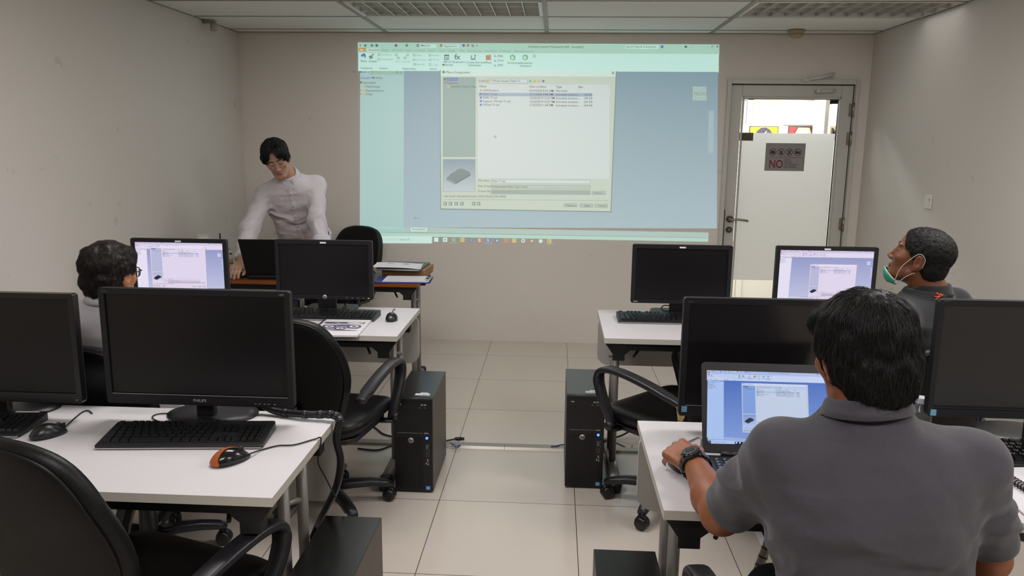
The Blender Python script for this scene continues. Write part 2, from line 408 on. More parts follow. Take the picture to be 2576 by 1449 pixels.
# sign stuck to the glass
M_signp = mat('sign_silver', '8e8a88', .45, var=.04); M_signr = mat('sign_red', '7c1f22', .5); M_signk = mat('sign_black', '2a2023', .5); M_signt = mat('sign_maroon', '4a1a20', .5)
sg = thing('prohibition_sign', 'grey rectangular sign with four crossed-out icons and a red NO, stuck on the door film', 'sign', (2.2135, YB + .028, 1.478))
SW, SH = .294, .207
MB().box((-SW / 2, 0, -SH / 2), (SW / 2, .0035, SH / 2)).build('sign_plate', M_signp, sg)
ic = MB(); un = (0, -1, 0)
def ringm(mb, c, r0, r1, y0, mi=0, n=28):
    P = [(c[0] + r * math.cos(2 * PI * k / n), y0, c[1] + r * math.sin(2 * PI * k / n)) for r in (r0, r1) for k in range(n)]
    mb.add(P, [(k, (k + 1) % n, n + (k + 1) % n, n + k) for k in range(n)], mi)
for q in range(4):
    cx = -.093 + q * .0615; cz = .037
    ringm(ic, (cx, cz), .0225, .0265, -.0010)
    ic.obox((cx, -.0012, cz), (.049, .0004, .0042), Matrix.Rotation(PI / 4, 3, 'Y'))
    dk = lambda poly: ic.prism(poly, (cx, 0, cz), X3, Z3, un, .0002, .0006, 1)
    if q == 0: dk([(-.016, -.012), (.016, -.012), (.018, .002), (.010, .010), (-.010, .010), (-.018, .002)])
    if q == 1: dk([(-.007, -.017), (.007, -.017), (.010, .008), (-.010, .008)]); dk([(.003, .008), (.006, .008), (.011, .019), (.008, .019)])
    if q == 2: dk([(-.013, -.014), (-.004, -.018), (.008, .003), (-.001, .009)]); dk([(.001, .010), (.009, .004), (.015, .012), (.009, .018)])
    if q == 3: dk([(-.017, -.011), (.006, -.011), (.006, .008), (-.012, .008), (-.017, .003)]); dk([(.008, -.004), (.018, -.012), (.018, .010), (.008, .003)])
ic.build('crossed_icons', [M_signt, M_signk], sg)
MB().box((-.116, -.0008, -.0035), (.120, 0, -.0012)).build('rule_line', M_signk, sg)
MB().text('NO', (-.117, -.0008, -.080), X3, Z3, .083, bold=True, width=.104).build('large_lettering', M_signr, sg)
tx = MB()
for q, t in enumerate(('FOOD', 'DRINKS', 'CELLPHONES', 'RECORDING')): tx.text(t, (-.004, -.0008, -.0265 - q * .0175), X3, Z3, .0165)
tx.build('small_lettering', M_signk, sg)
# dark number plate on the far side of the glass
M_brass = mat('smoked_brown_plate', '4a3a22', .3, var=.2, vscale=30); M_brassd = mat('plate_letters', '231a0e', .4)
pl = thing('number_plate', 'small dark brown door plate at the upper left of the frosted film', 'plate', (1.918, YB + .033, 1.627))
MB().box((-.052, -.001, -.030), (.050, .0, .030)).build('plate_body', M_brass, pl)
MB().text('10', (.032, -.0016, -.022), -X3, Z3, .060).build('plate_lettering', M_brassd, pl)

# ------------------------------------------------------------------ corridor beyond the door
CY = 2.42
struct(MB().box((.6, YB + .12, -.1), (4.6, CY, 0)).build('floor_corridor', M_floor))
struct(MB().box((.6, YB + .12, 2.4), (4.6, CY, 2.5)).build('ceiling_corridor', M_ceil))
cw = MB().box((.6, CY, 0), (4.6, CY + .1, 2.4)).box((.5, YB + .12, 0), (.6, CY + .1, 2.4)).box((4.6, YB + .12, 0), (4.7, CY + .1, 2.4))
struct(cw.build('wall_corridor', M_cwall))
struct(MB().box((XR + .12, YB + .02, 0), (4.6, YB + .12, 2.4)).build('wall_corridor_near', M_cwall))
M_cwhite = mat('corridor_white', 'f4f4f2', .5, var=.01)
a, b = atY(1886, 262, CY), atY(1918, 262, CY)
dd = thing('door_2', 'pale closed door in the corridor behind the glass', 'door', (2.36, CY, 0)); dd['kind'] = 'structure'
MB().box((-.5, -.02, 0), (.0, 0, 2.0)).box((.0, -.035, 0), (.06, 0, 2.06)).box((-.5, -.035, 2.0), (.06, 0, 2.06)).build('door_leaf', M_cwall, dd, bevel=.004)
struct(MB().box((2.3, CY - .03, 0.6), (3.07, CY - .001, 1.755)).build('trim_2', M_cwhite))
M_panel = mat('light_panel', 'fafafa', .5, emit='ffffff', estr=.9)
a, b = atY(1975, 255, CY - .05), atY(2058, 314, CY - .05)
ip = MB().box((a.x, CY - .05, b.z), (b.x, CY - .001, a.z)).build('lightbox', M_panel, bevel=.004)
tag(ip, 'bright white lit panel on the corridor wall seen through the door glass', 'lightbox')
struct(MB().box((2.925, 2.0, 0), (2.99, 2.12, 2.4)).build('trim_3', M_cwhite))
M_pd = mat('poster_edge', '3a3434', .6)
def poster(name, label, px0, px1, bg, parts):
    a, b = atY(px0, 317, CY - .045), atY(px1, 317, CY - .045); wd = b.x - a.x; t = thing(name, label, 'picture', ((a.x + b.x) / 2, CY - .045, a.z - .20))
    MB().box((-wd / 2, 0, -.2), (wd / 2, .014, .2)).build('picture_edge', M_pd, t)
    MB().box((-wd / 2 + .008, -.002, -.192), (wd / 2 - .008, 0, .192)).build('picture_ground', mat('poster_' + bg, bg, .5), t)
    for q_, (n_, col, poly) in enumerate(parts): MB().prism(poly, (0, -.002, 0), X3, Z3, un, .0002, .001 + .0012 * q_).build(n_, mat('poster_' + col, col, .5), t)
dome = [(-.105, -.19), (.10, -.19), (.10, .06), (.09, .12), (.06, .165), (.02, .188), (-.03, .185), (-.07, .15), (-.095, .08)]
poster('corridor_picture', 'yellow picture of a dark rounded shape on the corridor wall', 1886, 1959, 'd9e81c',
       [('dark_shape', '3d3644', dome), ('pale_stroke', 'd8d6e0', [(-.02, .10), (.0, .11), (.03, .15), (.02, .152)]), ('pale_stroke', 'd8d6e0', [(.0, .09), (.015, .10), (.045, .135), (.035, .136)])])
poster('corridor_picture', 'red picture of a pale peach shape on the corridor wall', 1984, 2058, 'c43a3c',
       [('dark_shape', '4b2f33', [(-.10, -.19), (.13, -.19), (.13, .19), (-.06, .19), (-.09, .12)]), ('peach_shape', 'f0bfa0', [(-.085, -.19), (.085, -.19), (.09, .10), (.06, .185), (-.05, .185), (-.08, .12)]), ('pale_stroke', 'fbe6d6', [(-.05, .12), (.05, .13), (.04, .16), (-.03, .155)])])
# second door with the M1 plate, to the right
dr = thing('door_3', 'white framed door with a brown M1 plate at the end of the corridor', 'door', (3.02, 1.98, 0)); dr['kind'] = 'structure'
MB().box((.02, 0, 0), (.11, .06, 2.0)).box((.02, 0, 1.95), (.6, .06, 2.03)).build('door_frame', M_cwhite, dr)
MB().box((.11, .02, 0), (.6, .05, 1.95)).build('door_leaf', mat('corridor_door_grey', 'b5aaa0', .5), dr)
p = atY(2090, 332, 1.975)
MB().box((p.x - 3.02 - .01, -.008, p.z - .075), (p.x - 3.02 + .12, 0, p.z + .055)).build('door_plate', mat('plate_tan', '8b7658', .5), dr)
MB().text('M1', (p.x - 3.02 - .004, -.0095, p.z - .05), X3, Z3, .125, bold=True).build('door_plate_lettering', M_signk, dr)

# ------------------------------------------------------------------ small things on walls and ceiling
sw = thing('light_switch', 'white square light switch on the right wall', 'switch', (XR, -.665, 1.233), PI / 2)
MB().box((-.043, 0, -.043), (.043, .009, .043)).build('switch_plate', M_white, sw, bevel=.004)
MB().box((-.016, .009, -.022), (.012, .014, .018)).build('switch_rocker', M_white, sw, bevel=.002)
MB().box((-.028, .009, .010), (-.022, .0105, .018)).build('indicator', mat('switch_grey', '77736b', .5), sw)
M_beige = mat('aged_beige_plastic', 'a8987a', .5, var=.08)
sd = thing('smoke_detector', 'beige round smoke detector on the ceiling above the door', 'detector', (2.164, .245, ZC))
MB().lathe([(0, -.052), (.035, -.052), (.048, -.040), (.055, -.018), (.06, -.016), (.06, -.002), (0, -.002)], n=28).build('detector_body', M_beige, sd)
MB().lathe([(.049, -.034), (.053, -.034), (.053, -.028), (.049, -.028)], n=28).build('vent_ring', M_tbar, sd)
cb = thing('wall_bracket', 'small grey bracket hanging in the left ceiling corner', 'bracket', (XL, -.16, ZC - .002))
MB().obox((.045, 0, -.012), (.09, .03, .02)).build('bracket_plate', M_tbar, cb, bevel=.003)
MB().lathe([(0, -.075), (.020, -.07), (.024, -.045), (.022, -.022), (0, -.020)], (.075, 0, 0), 16).build('bracket_cap', mat('bracket_grey', 'a39e92', .5), cb)
# aluminium cable channel across the aisle floor and taped cables
M_alu = mat('aluminium_channel', '9c968d', .38, metal=.6, var=.06)
tr = thing('floor_cable_channel', 'grey aluminium cable channel crossing the aisle floor between the two towers', 'cable channel', (.3, -1.77, 0))
chn = [(-.034, 0), (.034, 0), (.024, .012), (-.024, .012)]
for x0, x1 in ((-1.5, -.0505), (.0, 2.0)): MB().prism(chn, (x0 if x0 < -1 else -.049, 0, 0), Y3, Z3, X3, 0, (x1 - x0 - .0) if x0 < -1 else 1.3).build('channel_length', M_alu, tr)
# ================================================================== DESKS
M_top = mat('white_melamine', 'd0cccf', .42, var=.015, vscale=5, spec=.4)
M_edge = mat('white_edge_band', 'bdb8af', .45, var=.02)
M_blackm = mat('black_powder_coat', '121112', .5, var=.15, bump=.05)
M_grey = mat('grey_tube_paint', '8f8a86', .42, metal=.3, var=.05)
M_panelw = mat('modesty_panel_white', 'b9b4af', .5, var=.03)
M_brown = mat('brown_laminate', '8a4a22', .4, var=.16, vscale=18); M_brownt = mat('brown_laminate_top', '7a4526', .38, var=.18, vscale=14)
M_blackp = mat('black_plastic', '17161a', .42, var=.12, bump=.06, bscale=500)
DZ = .73
def make_desk(name, label, x0, x1, y0, y1, top=None, edge=None, group=None, panel=True, cols=(True, True)):
    top = top or M_top; edge = edge or M_edge
    cx, cy = (x0 + x1) / 2, (y0 + y1) / 2; L, D = x1 - x0, y1 - y0
    t = thing(name, label, 'desk', (cx, cy, 0), 0, group)
    b = MB().box((-L / 2, -D / 2, DZ - .024), (L / 2, D / 2, DZ), 1)
    b.f.pop(1); b.mi.pop(1); b.sm.pop(1); b.quad((-L / 2, -D / 2, DZ), (L / 2, -D / 2, DZ), (L / 2, D / 2, DZ), (-L / 2, D / 2, DZ), 0)
    b.build('tabletop', [top, edge], t, bevel=.0012)
    MB().box((-L / 2 + .11, -D / 2 + .035, DZ - .062), (L / 2 - .11, -D / 2 + .075, DZ - .026)).build('front_rail', M_blackm, t)
    MB().box((-L / 2 + .11, D / 2 - .075, DZ - .062), (L / 2 - .11, D / 2 - .035, DZ - .026)).build('rear_rail', M_blackm, t)
    for sx in (-1, 1):
        e = sx * (L / 2)
        br = MB()
        for y in (-D / 2 + .045, D / 2 - .065):
            poly = [(e - sx * .004, DZ - .026), (e - sx * .135, DZ - .026), (e - sx * .112, DZ - .062), (e - sx * .092, DZ - .078), (e - sx * .092, DZ - .106), (e - sx * .040, DZ - .106), (e - sx * .040, DZ - .078)]
            if sx > 0: poly = poly[::-1]
            br.prism(poly, (0, y, 0), X3, Z3, Y3, -.022, .022)
        br.box((e - sx * .095 - .022, -D / 2 + .03, DZ - .05), (e - sx * .095 + .022, D / 2 - .03, DZ - .026))
        br.build('bracket', M_blackm, t)
        for yy in (-.02, .135): MB().tube([(e - sx * .075, yy, .055), (e - sx * .075, yy, DZ - .03)], .0165, 14).build('leg', M_grey, t)
        MB().tube([(e - sx * .075, -.02, DZ - .155), (e - sx * .06, .03, DZ - .165), (e - sx * .052, .045, DZ - .172)], .009, 8).build('fold_lever', M_grey, t)
        MB().tube([(e - sx * .075, -D / 2 + .06, .035), (e - sx * .075, D / 2 - .06, .035)], 1, 12, flat=(.026, .020), up=(0, 0, 1)).build('foot_bar', M_grey, t)
        for yy, s_ in ((-D / 2 + .06, -1), (D / 2 - .06, 1)):
            MB().tube([(e - sx * .075, yy - s_ * .02, .033), (e - sx * .075, yy + s_ * .02, .031), (e - sx * .075, yy + s_ * .05, .020)], [1, 1, .75], 12, flat=(.030, .026), up=(0, 0, 1)).build('foot_cap', M_blackp, t)
        MB().tube([(e - sx * .135, -D / 2 + .06, DZ - .095), (e - sx * .29, D / 2 - .12, DZ - .045)], .006, 8).build('brace', M_blackm, t)
    if panel:
        MB().prism(rr(L - .01, .26, .055, 6), (0, D / 2 - .012, DZ - .155), X3, Z3, Y3, -.008, .008).build('modesty_panel', M_panelw, t)
    return t
make_desk('training_desk', 'white folding desk in the left foreground with the orange mouse on it', -1.92, -.168, -3.912, -3.326, group='white training desks')
make_desk('training_desk', 'white folding desk in the second row on the left, with the spiral booklet on it', -1.92, -.188, -2.352, -1.766, group='white training desks')
make_desk('training_desk', 'white folding desk in the right foreground with the open laptop and leaning arm on it', .75, 2.5, -3.904, -3.312, group='white training desks')
make_desk('training_desk', 'white folding desk in the second row on the right, beside the tower with the chair', .712, 2.46, -2.294, -1.703, group='white training desks')
make_desk('instructor_desk', 'brown topped folding desk before the projected picture', -2.02 + .14, -.325, -1.075, -.475, M_brownt, M_brown, panel=False)

# ================================================================== OFFICE CHAIRS
M_leather = mat('black_leatherette', '0a0a0c', .42, var=.2, vscale=25, bump=.22, bscale=420, spec=.28)
M_chairp = mat('black_chair_plastic', '1b1a1f', .38, var=.1, bump=.05, bscale=600, spec=.55)
M_caster = mat('caster_black', '131316', .35, var=.1)
M_foam = mat('torn_foam', 'b29a68', .9, var=.3, vscale=200)
def mirror_outline(half): return [(x, z) for x, z in half] + [(-x, z) for x, z in reversed(half) if x > 1e-6]
def make_chair(low=False, torn=False, base=.35, drop=0.0, top=.918):
    t = thing('office_chair', 'x', 'office chair', group='black office chairs')
    hb = .72 if low else top
    zb = .42
    H = hb - zb
    half = spline([(0, zb - .005, 0), (.10, zb, 0), (.165, zb + .03, 0), (.20, zb + .12 * H / .5, 0), (.228, zb + .48 * H, 0), (.222, zb + .68 * H, 0), (.195, zb + .84 * H, 0), (.150, zb + .945 * H, 0), (.08, zb + .99 * H, 0), (0, hb, 0)], 4)
    out = mirror_outline([(p.x, p.y) for p in half])
    def bend(x, z, q):
        y = -.235 - .10 * (z - zb) / .5 + .62 * x * x
        k = max(0, 1 - ((z - (zb + .2)) / .2) ** 2) * .02
        return (x, y + k + q, z)
    MB().pillow(out, .034, bend, rs=(1, .996, .98, .95, .9, .8, .6, .35), pw=10).build('backrest', M_leather, t)
    pts = [bend(x * .955, zb + H / 2 + (z - zb - H / 2) * .955, -.0285) for x, z in out]
    MB().tube(pts + [pts[0]], .0035, 6, cap=False).build('piping', M_leather, t)
    so = rr(.49, .46, .11, 8)
    def sbend(x, y, q): return (x, y + .01, .425 + q - .02 * max(0, (y - .12) / .1) ** 2 + .02 * (abs(x) / .24) ** 3)
    MB().pillow(so, .042, sbend, rs=(1, .99, .96, .9, .8, .6, .3), pw=8).build('seat', M_leather, t)
    MB().prism(rr(.40, .38, .06, 5), (0, .01, 0), X3, Y3, Z3, .366, .392).build('seat_pan', M_chairp, t, bevel=.006)
    MB().tube(spline([(0, -.08, .375), (0, -.22, .372), (0, -.285, .42), (0, -.30, .56)], 5), 1, 10, flat=(.035, .010), up=(0, .5, .8)).build('back_support', M_chairp, t)
    path = spline([(-.245, .583 - drop), (-.20, .595 - drop), (-.10, .620 - drop), (.02, .640 - drop), (.11, .644 - drop), (.165, .628 - drop), (.178, .586 - drop), (.160, .53 - drop * .8), (.135, .47 - drop * .5), (.118, .425 - drop * .2), (.115, .395)], 5)
    for sx in (-1, 1):
        P = [(sx * (.27 - .02 * max(0, (i / len(path) - .7) / .3)), p.x, p.y) for i, p in enumerate(path)]
        n = len(P); W = [.80 if i < n * .1 else 1 if i < n * .5 else 1 - .35 * (i / n - .5) / .5 for i in range(n)]
        MB().tube(P, W, 14, flat=(.026, .014), up=(sx * 1.0, 0, 0)).build('armrest', M_chairp, t) if False else None
        mb = MB(); o = []
        # arm strap: wide in x, thin across the path
        V = []; nn = 16
        for i in range(n):
            a = Vector(P[max(i - 1, 0)]); b_ = Vector(P[min(i + 1, n - 1)]); T = (b_ - a).normalized(); A = Vector((1, 0, 0)); B = T.cross(A).normalized()
            wx = .027 * W[i]; th = .0135 if i < n * .55 else .0175
            for k in range(nn):
                an = 2 * PI * k / nn; ca, sa = math.cos(an), math.sin(an)
                V.append(Vector(P[i]) + A * (wx * math.copysign(abs(ca) ** .5, ca)) + B * (th * math.copysign(abs(sa) ** .7, sa)))
        fs = [(i * nn + k, i * nn + (k + 1) % nn, (i + 1) * nn + (k + 1) % nn, (i + 1) * nn + k) for i in range(n - 1) for k in range(nn)] + [tuple(range(nn))[::-1], tuple((n - 1) * nn + k for k in range(nn))]
        mb.add(V, fs, 0, True); arm = mb.build('armrest', M_chairp, t)
        MB().lathe([(0, -.012), (.018, -.012), (.02, 0), (.016, .012), (0, .012)], (sx * .268, .115, .40), 14, R=Matrix.Rotation(PI / 2, 3, 'Y')).tube([(sx * .262, .115, .38), (sx * .16, .115, .372)], 1, 8, flat=(.022, .008), up=(0, 0, 1)).build('arm_bolt', M_chairp, arm)
        if torn and sx < 0:
            fo = MB(); P0 = Vector((-.27, -.248, .570))
            fo.add([P0 + Vector(v) for v in ((-.022, .012, .012), (.022, .012, .012), (.022, -.006, .010), (-.022, -.006, .012), (-.016, .006, -.045), (.0, .008, -.062), (.018, .006, -.03), (.012, -.004, -.035), (-.006, -.004, -.05), (-.018, -.004, -.03))],
                   [(0, 1, 2, 3), (0, 4, 5, 6, 1), (3, 2, 7, 8, 9), (0, 3, 9, 4), (1, 6, 7, 2), (4, 9, 8, 5), (5, 8, 7, 6)]); tag(fo.build('torn_foam', M_foam, arm), 'ragged yellow foam hanging from the torn arm end')
    MB().lathe([(0, .06), (.042, .06), (.045, .10), (.034, .12), (.030, .22), (.024, .225), (.024, .368), (0, .368)], n=20).build('gas_column', M_chairp, t)
    for k in range(5):
        a = 2 * PI * k / 5 + base; dx, dy = math.cos(a), math.sin(a)
        pts = [(dx * r, dy * r, z) for r, z in ((.03, .098), (.10, .100), (.18, .096), (.245, .084), (.272, .072))]
        MB().tube(pts, [1.15, 1.1, 1, .9, .75], 12, flat=(.024, .017), up=(0, 0, 1)).build('base_leg', M_chairp, t)
        c = Vector((dx * .262, dy * .262, 0)); b = a + 1.1 + k; ax = Vector((math.cos(b), math.sin(b), 0)); R = ax.to_track_quat('Z', 'Y').to_matrix()
        cs = MB()
        for s_ in (-1, 1): cs.lathe([(0, -.010), (.020, -.010), (.0275, -.004), (.0275, .006), (.022, .010), (0, .010)], c + ax * (.014 * s_) + Vector((0, 0, .0278)), 18, R=R)
        cs.tube([c + Vector((0, 0, .03)), c + Vector((0, 0, .075))], .011, 8)
        pr = ax.cross(Z3)
        cs.tube([c + pr * .024 + Vector((0, 0, .036)), c + pr * .012 + Vector((0, 0, .056)), c - pr * .012 + Vector((0, 0, .056)), c - pr * .026 + Vector((0, 0, .034))], 1, 8, flat=(.010, .006), up=(0, 0, 1))
        cs.build('caster', M_caster, t)
    return t
ch = make_chair(base=.96, drop=.042, top=.965); c2 = make_chair(base=.524)
c2.location = (-.466, -2.505, 0); c2.rotation_euler = (0, 0, -math.radians(10)); c2['label'] = 'empty black office chair in front of the spiral booklet, left of the tower'
ch.location = (-.52, -3.838, 0); ch.rotation_euler = (0, 0, -math.radians(19))
ch['label'] = 'empty black leather office chair in the left foreground, backrest cut by the frame edge'
R_ = lambda deg: -math.radians(deg)
ct = make_chair(torn=True, base=.89); ct.location = (1.0, -2.37, 0); ct.rotation_euler = (0, 0, R_(-45)); ct['label'] = 'empty black office chair with a torn armrest, turned towards the aisle on the right'
copy_tree(c2, (-1.02, -2.955, 0), R_(4), 'black office chair under the seated man in the light grey polo shirt')
copy_tree(c2, (1.71, -2.73, 0), R_(-12), 'black office chair under the seated man with the face mask')
copy_tree(c2, (-1.13, .04, 0), math.radians(159), 'black office chair behind the standing man in the white shirt')
cl = make_chair(low=True); cl.location = (1.10, -4.12, 0); cl.rotation_euler = (0, 0, R_(-6)); cl['label'] = 'low black office chair under the man with the wristwatch, mostly below the frame'

# ================================================================== COMPUTER TOWERS
M_case = mat('tower_black_metal', '0e1011', .26, var=.08, bump=.02, bscale=700, spec=.6)
M_cases = mat('tower_side_metal', '57504a', .5, metal=.25, var=.05)
M_bez = mat('tower_bezel', '0d0d10', .4, var=.1)
M_logo = mat('logo_silver', 'b9b6b2', .35, metal=.2); M_ledb = mat_light('blue_power_light', '1f4dff', 9); M_badge = mat('badge_blue', '4f8fd0', .4); M_lab = mat('paper_label', 'c5c7c6', .6)
M_port = mat('port_marks', '8b8a8c', .4)
def make_tower():
    t = thing('computer_tower', 'x', 'computer', group='black computer towers')
    W, D, H = .172, .425, .445        # origin: front bottom centre, depth along +y
    b = MB().box((-W / 2, .022, .008), (W / 2, D, H)); b.mi[3] = 1; b.mi[5] = 1
    b.build('case', [M_case, M_cases], t, bevel=.002)
    f = MB().prism(rr(W, H - .006, .006, 3), (0, .022, H / 2 + .003), X3, Z3, -Y3, 0, .022)
    bz = f.build('front_bezel', M_bez, t, bevel=.003)
    MB().tube([(-W / 2 + .004, .008, H - .004), (W / 2 - .004, .008, H - .004)], .006, 8).build('top_lip', mat('tower_lip', '2c2c33', .3), t)
    g = MB()
    for k in range(23): g.box((-.072 + k * .0050, -.0022, .02), (-.0697 + k * .0050, 0.0005, .262))
    g.build('grille', M_bez, t)
    gr = MB()
    for z in (.396, .33): gr.box((-.076, -.0004, z), (.070, .001, z + .0015))
    gr.build('drive_seam', M_dark, t)
    dk = MB().box((-.076, -.0006, .399), (.070, 0, .431)); dr = dk.build('optical_drive', mat('drive_face', '141417', .3), t)
    MB().box((-.066, -.0012, .414), (-.052, -.0006, .420)).box((.034, -.0012, .413), (.044, -.0006, .420)).box((.048, -.0012, .413), (.058, -.0006, .420)).box((.026, -.0012, .402), (.034, -.0006, .404)).box((.048, -.0012, .402), (.056, -.0006, .4035)).build('drive_mark', M_port, dr)
    v = MB()
    for k in range(15): v.box((-.070 + k * .0076, -.0012, .283), (-.0665 + k * .0076, 0, .286))
    v.box((.048, -.0012, .282), (.068, 0, .287)); v.build('vent_row', M_port, t)
    lg = MB().lathe([(0, 0), (.0125, 0), (.0125, .003), (0, .003)], (-.012, 0, .250), 28, R=Matrix.Rotation(PI / 2, 3, 'X')).build('logo_disc', M_logo, t)
    MB().text('hp', (-.012, -.0036, .2455), X3, Z3, .0195, align='c', bold=True, shear=.35).build('logo_lettering', M_bez, lg)
    MB().lathe([(0, 0), (.006, 0), (.006, .002), (0, .002)], (.060, 0, .262), 16, R=Matrix.Rotation(PI / 2, 3, 'X')).build('power_light', M_ledb, t)
    p = MB()
    for z in (.228, .222, .216, .210): p.box((.056, -.0012, z), (.066, 0, z + .0022))
    for x in (.058, .068): 
        for z in (.198, .188, .178): p.obox((x, -.0006, z), (.003, .0012, .003))
    for z in (.232, .224, .206): p.box((.0695, -.0012, z), (.0725, 0, z + .0022))
    p.build('front_ports', M_port, t)
    MB().text('Z', (.067, -.0012, .133), Z3, -X3, .018, bold=True, shear=.3).text('220', (.067, -.0012, .148), Z3, -X3, .010, bold=True, shear=.2).build('model_lettering', M_logo, t)
    MB().box((.054, -.0012, .016), (.074, 0, .034)).box((.058, -.0016, .022), (.070, -.001, .028), 1).build('blue_badge', [M_badge, mat('badge_light', '9cc6ea', .4)], t)
    MB().box((.0, .045, H), (.066, .072, H + .0008)).box((.02, .072, H), (.055, .085, H + .0006)).box((.03, .052, H + .0008), (.052, .060, H + .001), 1).build('label_sticker', [M_lab, M_port], t)
    for x in (-.06, .06):
        for y in (.05, .37): MB().lathe([(0, 0), (.012, 0), (.010, .009), (0, .009)], (x, y, 0), 12).build('foot', M_blackp, t)
    return t
tw = make_tower(); tw.location = (-.1245, -2.335, 0); tw['label'] = 'black computer tower beside the left aisle desk, silver label on its top'
copy_tree(tw, (.642, -2.232, 0), 0, 'black computer tower half hidden behind the turned chair on the right')
copy_tree(tw, (-.104, -3.862, 0), 0, 'black computer tower at the bottom left, only its long top and side showing')
copy_tree(tw, (.698, -4.0, 0), 0, 'black computer tower at the bottom right, only the back of its top showing')

# ================================================================== MONITORS
M_bezel = mat('monitor_bezel', '18171c', .48, var=.06, bump=.03, bscale=700, spec=.35); M_bezel2 = mat('monitor_bezel_gloss', '0e0e10', .25, var=.05)
M_panelm = mat('dark_display', '121112', .33, var=.02, spec=.34); M_panelv = mat('display_reflection_tint', '282726', .4, var=.02, spec=.4); M_panelg = mat('glossy_dark_display', '151414', .16, var=.02, spec=1.0)  # blurred room reflection put into the base colour of the lighter displays
M_sil = mat('silver_print', 'a9a7a8', .4); M_energy = mat('energy_sticker', '64a8cf', .4); M_red = mat_light('orange_standby_light', 'ff5a1e', 4); M_wlab = mat('white_label', 'e2e0dd', .5)
def monitor(label, x, y, z0, w, h, rz=0, bezel=.022, chin=None, kind='office', ui=None, panel=None, stand_y=.07, base_x=0.0, group='flat monitors'):
    """x,y: centre of the front face, z0: lower edge"""
    t = thing('monitor', label, 'monitor', (x, y, DZ), rz, group); zc = z0 - DZ + h / 2; chin = chin or bezel
    fr = MB(); o = rr(w, h, .008, 4); iw, ih = w - 2 * bezel, h - bezel - chin; i = [(px, py + (chin - bezel) / 2) for px, py in rr(iw, ih, .001, 4)]
    n = len(o); P = lambda q, yy: [(a, yy, zc + b) for a, b in q]
    d = .012
    V = P(o, 0) + P(i, 0) + P(o, d + .01) + P(i, .006)
    fs = [(k, (k + 1) % n, n + (k + 1) % n, n + k) for k in range(n)] + [(k, 2 * n + k, 2 * n + (k + 1) % n, (k + 1) % n) for k in range(n)] + [(n + k, n + (k + 1) % n, 3 * n + (k + 1) % n, 3 * n + k) for k in range(n)]
    fr.add(V, fs); fr.build('bezel', M_bezel if kind != 'gloss' else M_bezel2, t)
    bk = MB(); bk.prism(rr(w - .004, h - .004, .008, 4), (0, d, zc), X3, Z3, Y3, -.004, .020); bk.prism(rr(w * .55, h * .6, .03, 5), (0, .03, zc), X3, Z3, Y3, 0, .022); bk.build('back_shell', M_blackp, t, bevel=.003)
    scr = (0, .0055, zc + (chin - bezel) / 2)
    if ui is None: MB().quad((-iw / 2, .0055, scr[2] - ih / 2), (iw / 2, .0055, scr[2] - ih / 2), (iw / 2, .0055, scr[2] + ih / 2), (-iw / 2, .0055, scr[2] + ih / 2)).build('display', panel or M_panelm, t)
    else: ui(t, Vector((-iw / 2, .0055, scr[2] + ih / 2)), X3 * iw, -Z3 * ih, -Y3)
    if kind == 'hp':
        MB().prism(rr(.030, .0075, .002, 3), (0, 0, zc + h / 2 - .012), X3, Z3, -Y3, 0, .001).build('white_label', M_wlab, t)
        MB().box((-.045, .03, 0.02), (.045, .055, z0 - DZ + .12)).build('stand_neck', M_blackp, t, bevel=.006)
        MB().prism(rr(.25, .145, .03, 6), (0, stand_y, 0), X3, Y3, Z3, 0, .016).build('stand_base', M_blackp, t, bevel=.005)
    else:
        MB().box((base_x - .028, .028, .012), (base_x + .028, .055, z0 - DZ + .12)).build('stand_neck', M_blackp, t, bevel=.006)
        MB().lathe([(0, 0), (.104, 0), (.104, .006), (.08, .013), (.03, .018), (0, .018)], (base_x, stand_y - .02, 0), 40, R=Matrix(((1.33, 0, 0), (0, .94, 0), (0, 0, 1)))).build('stand_base', M_blackp, t)
    return t, zc
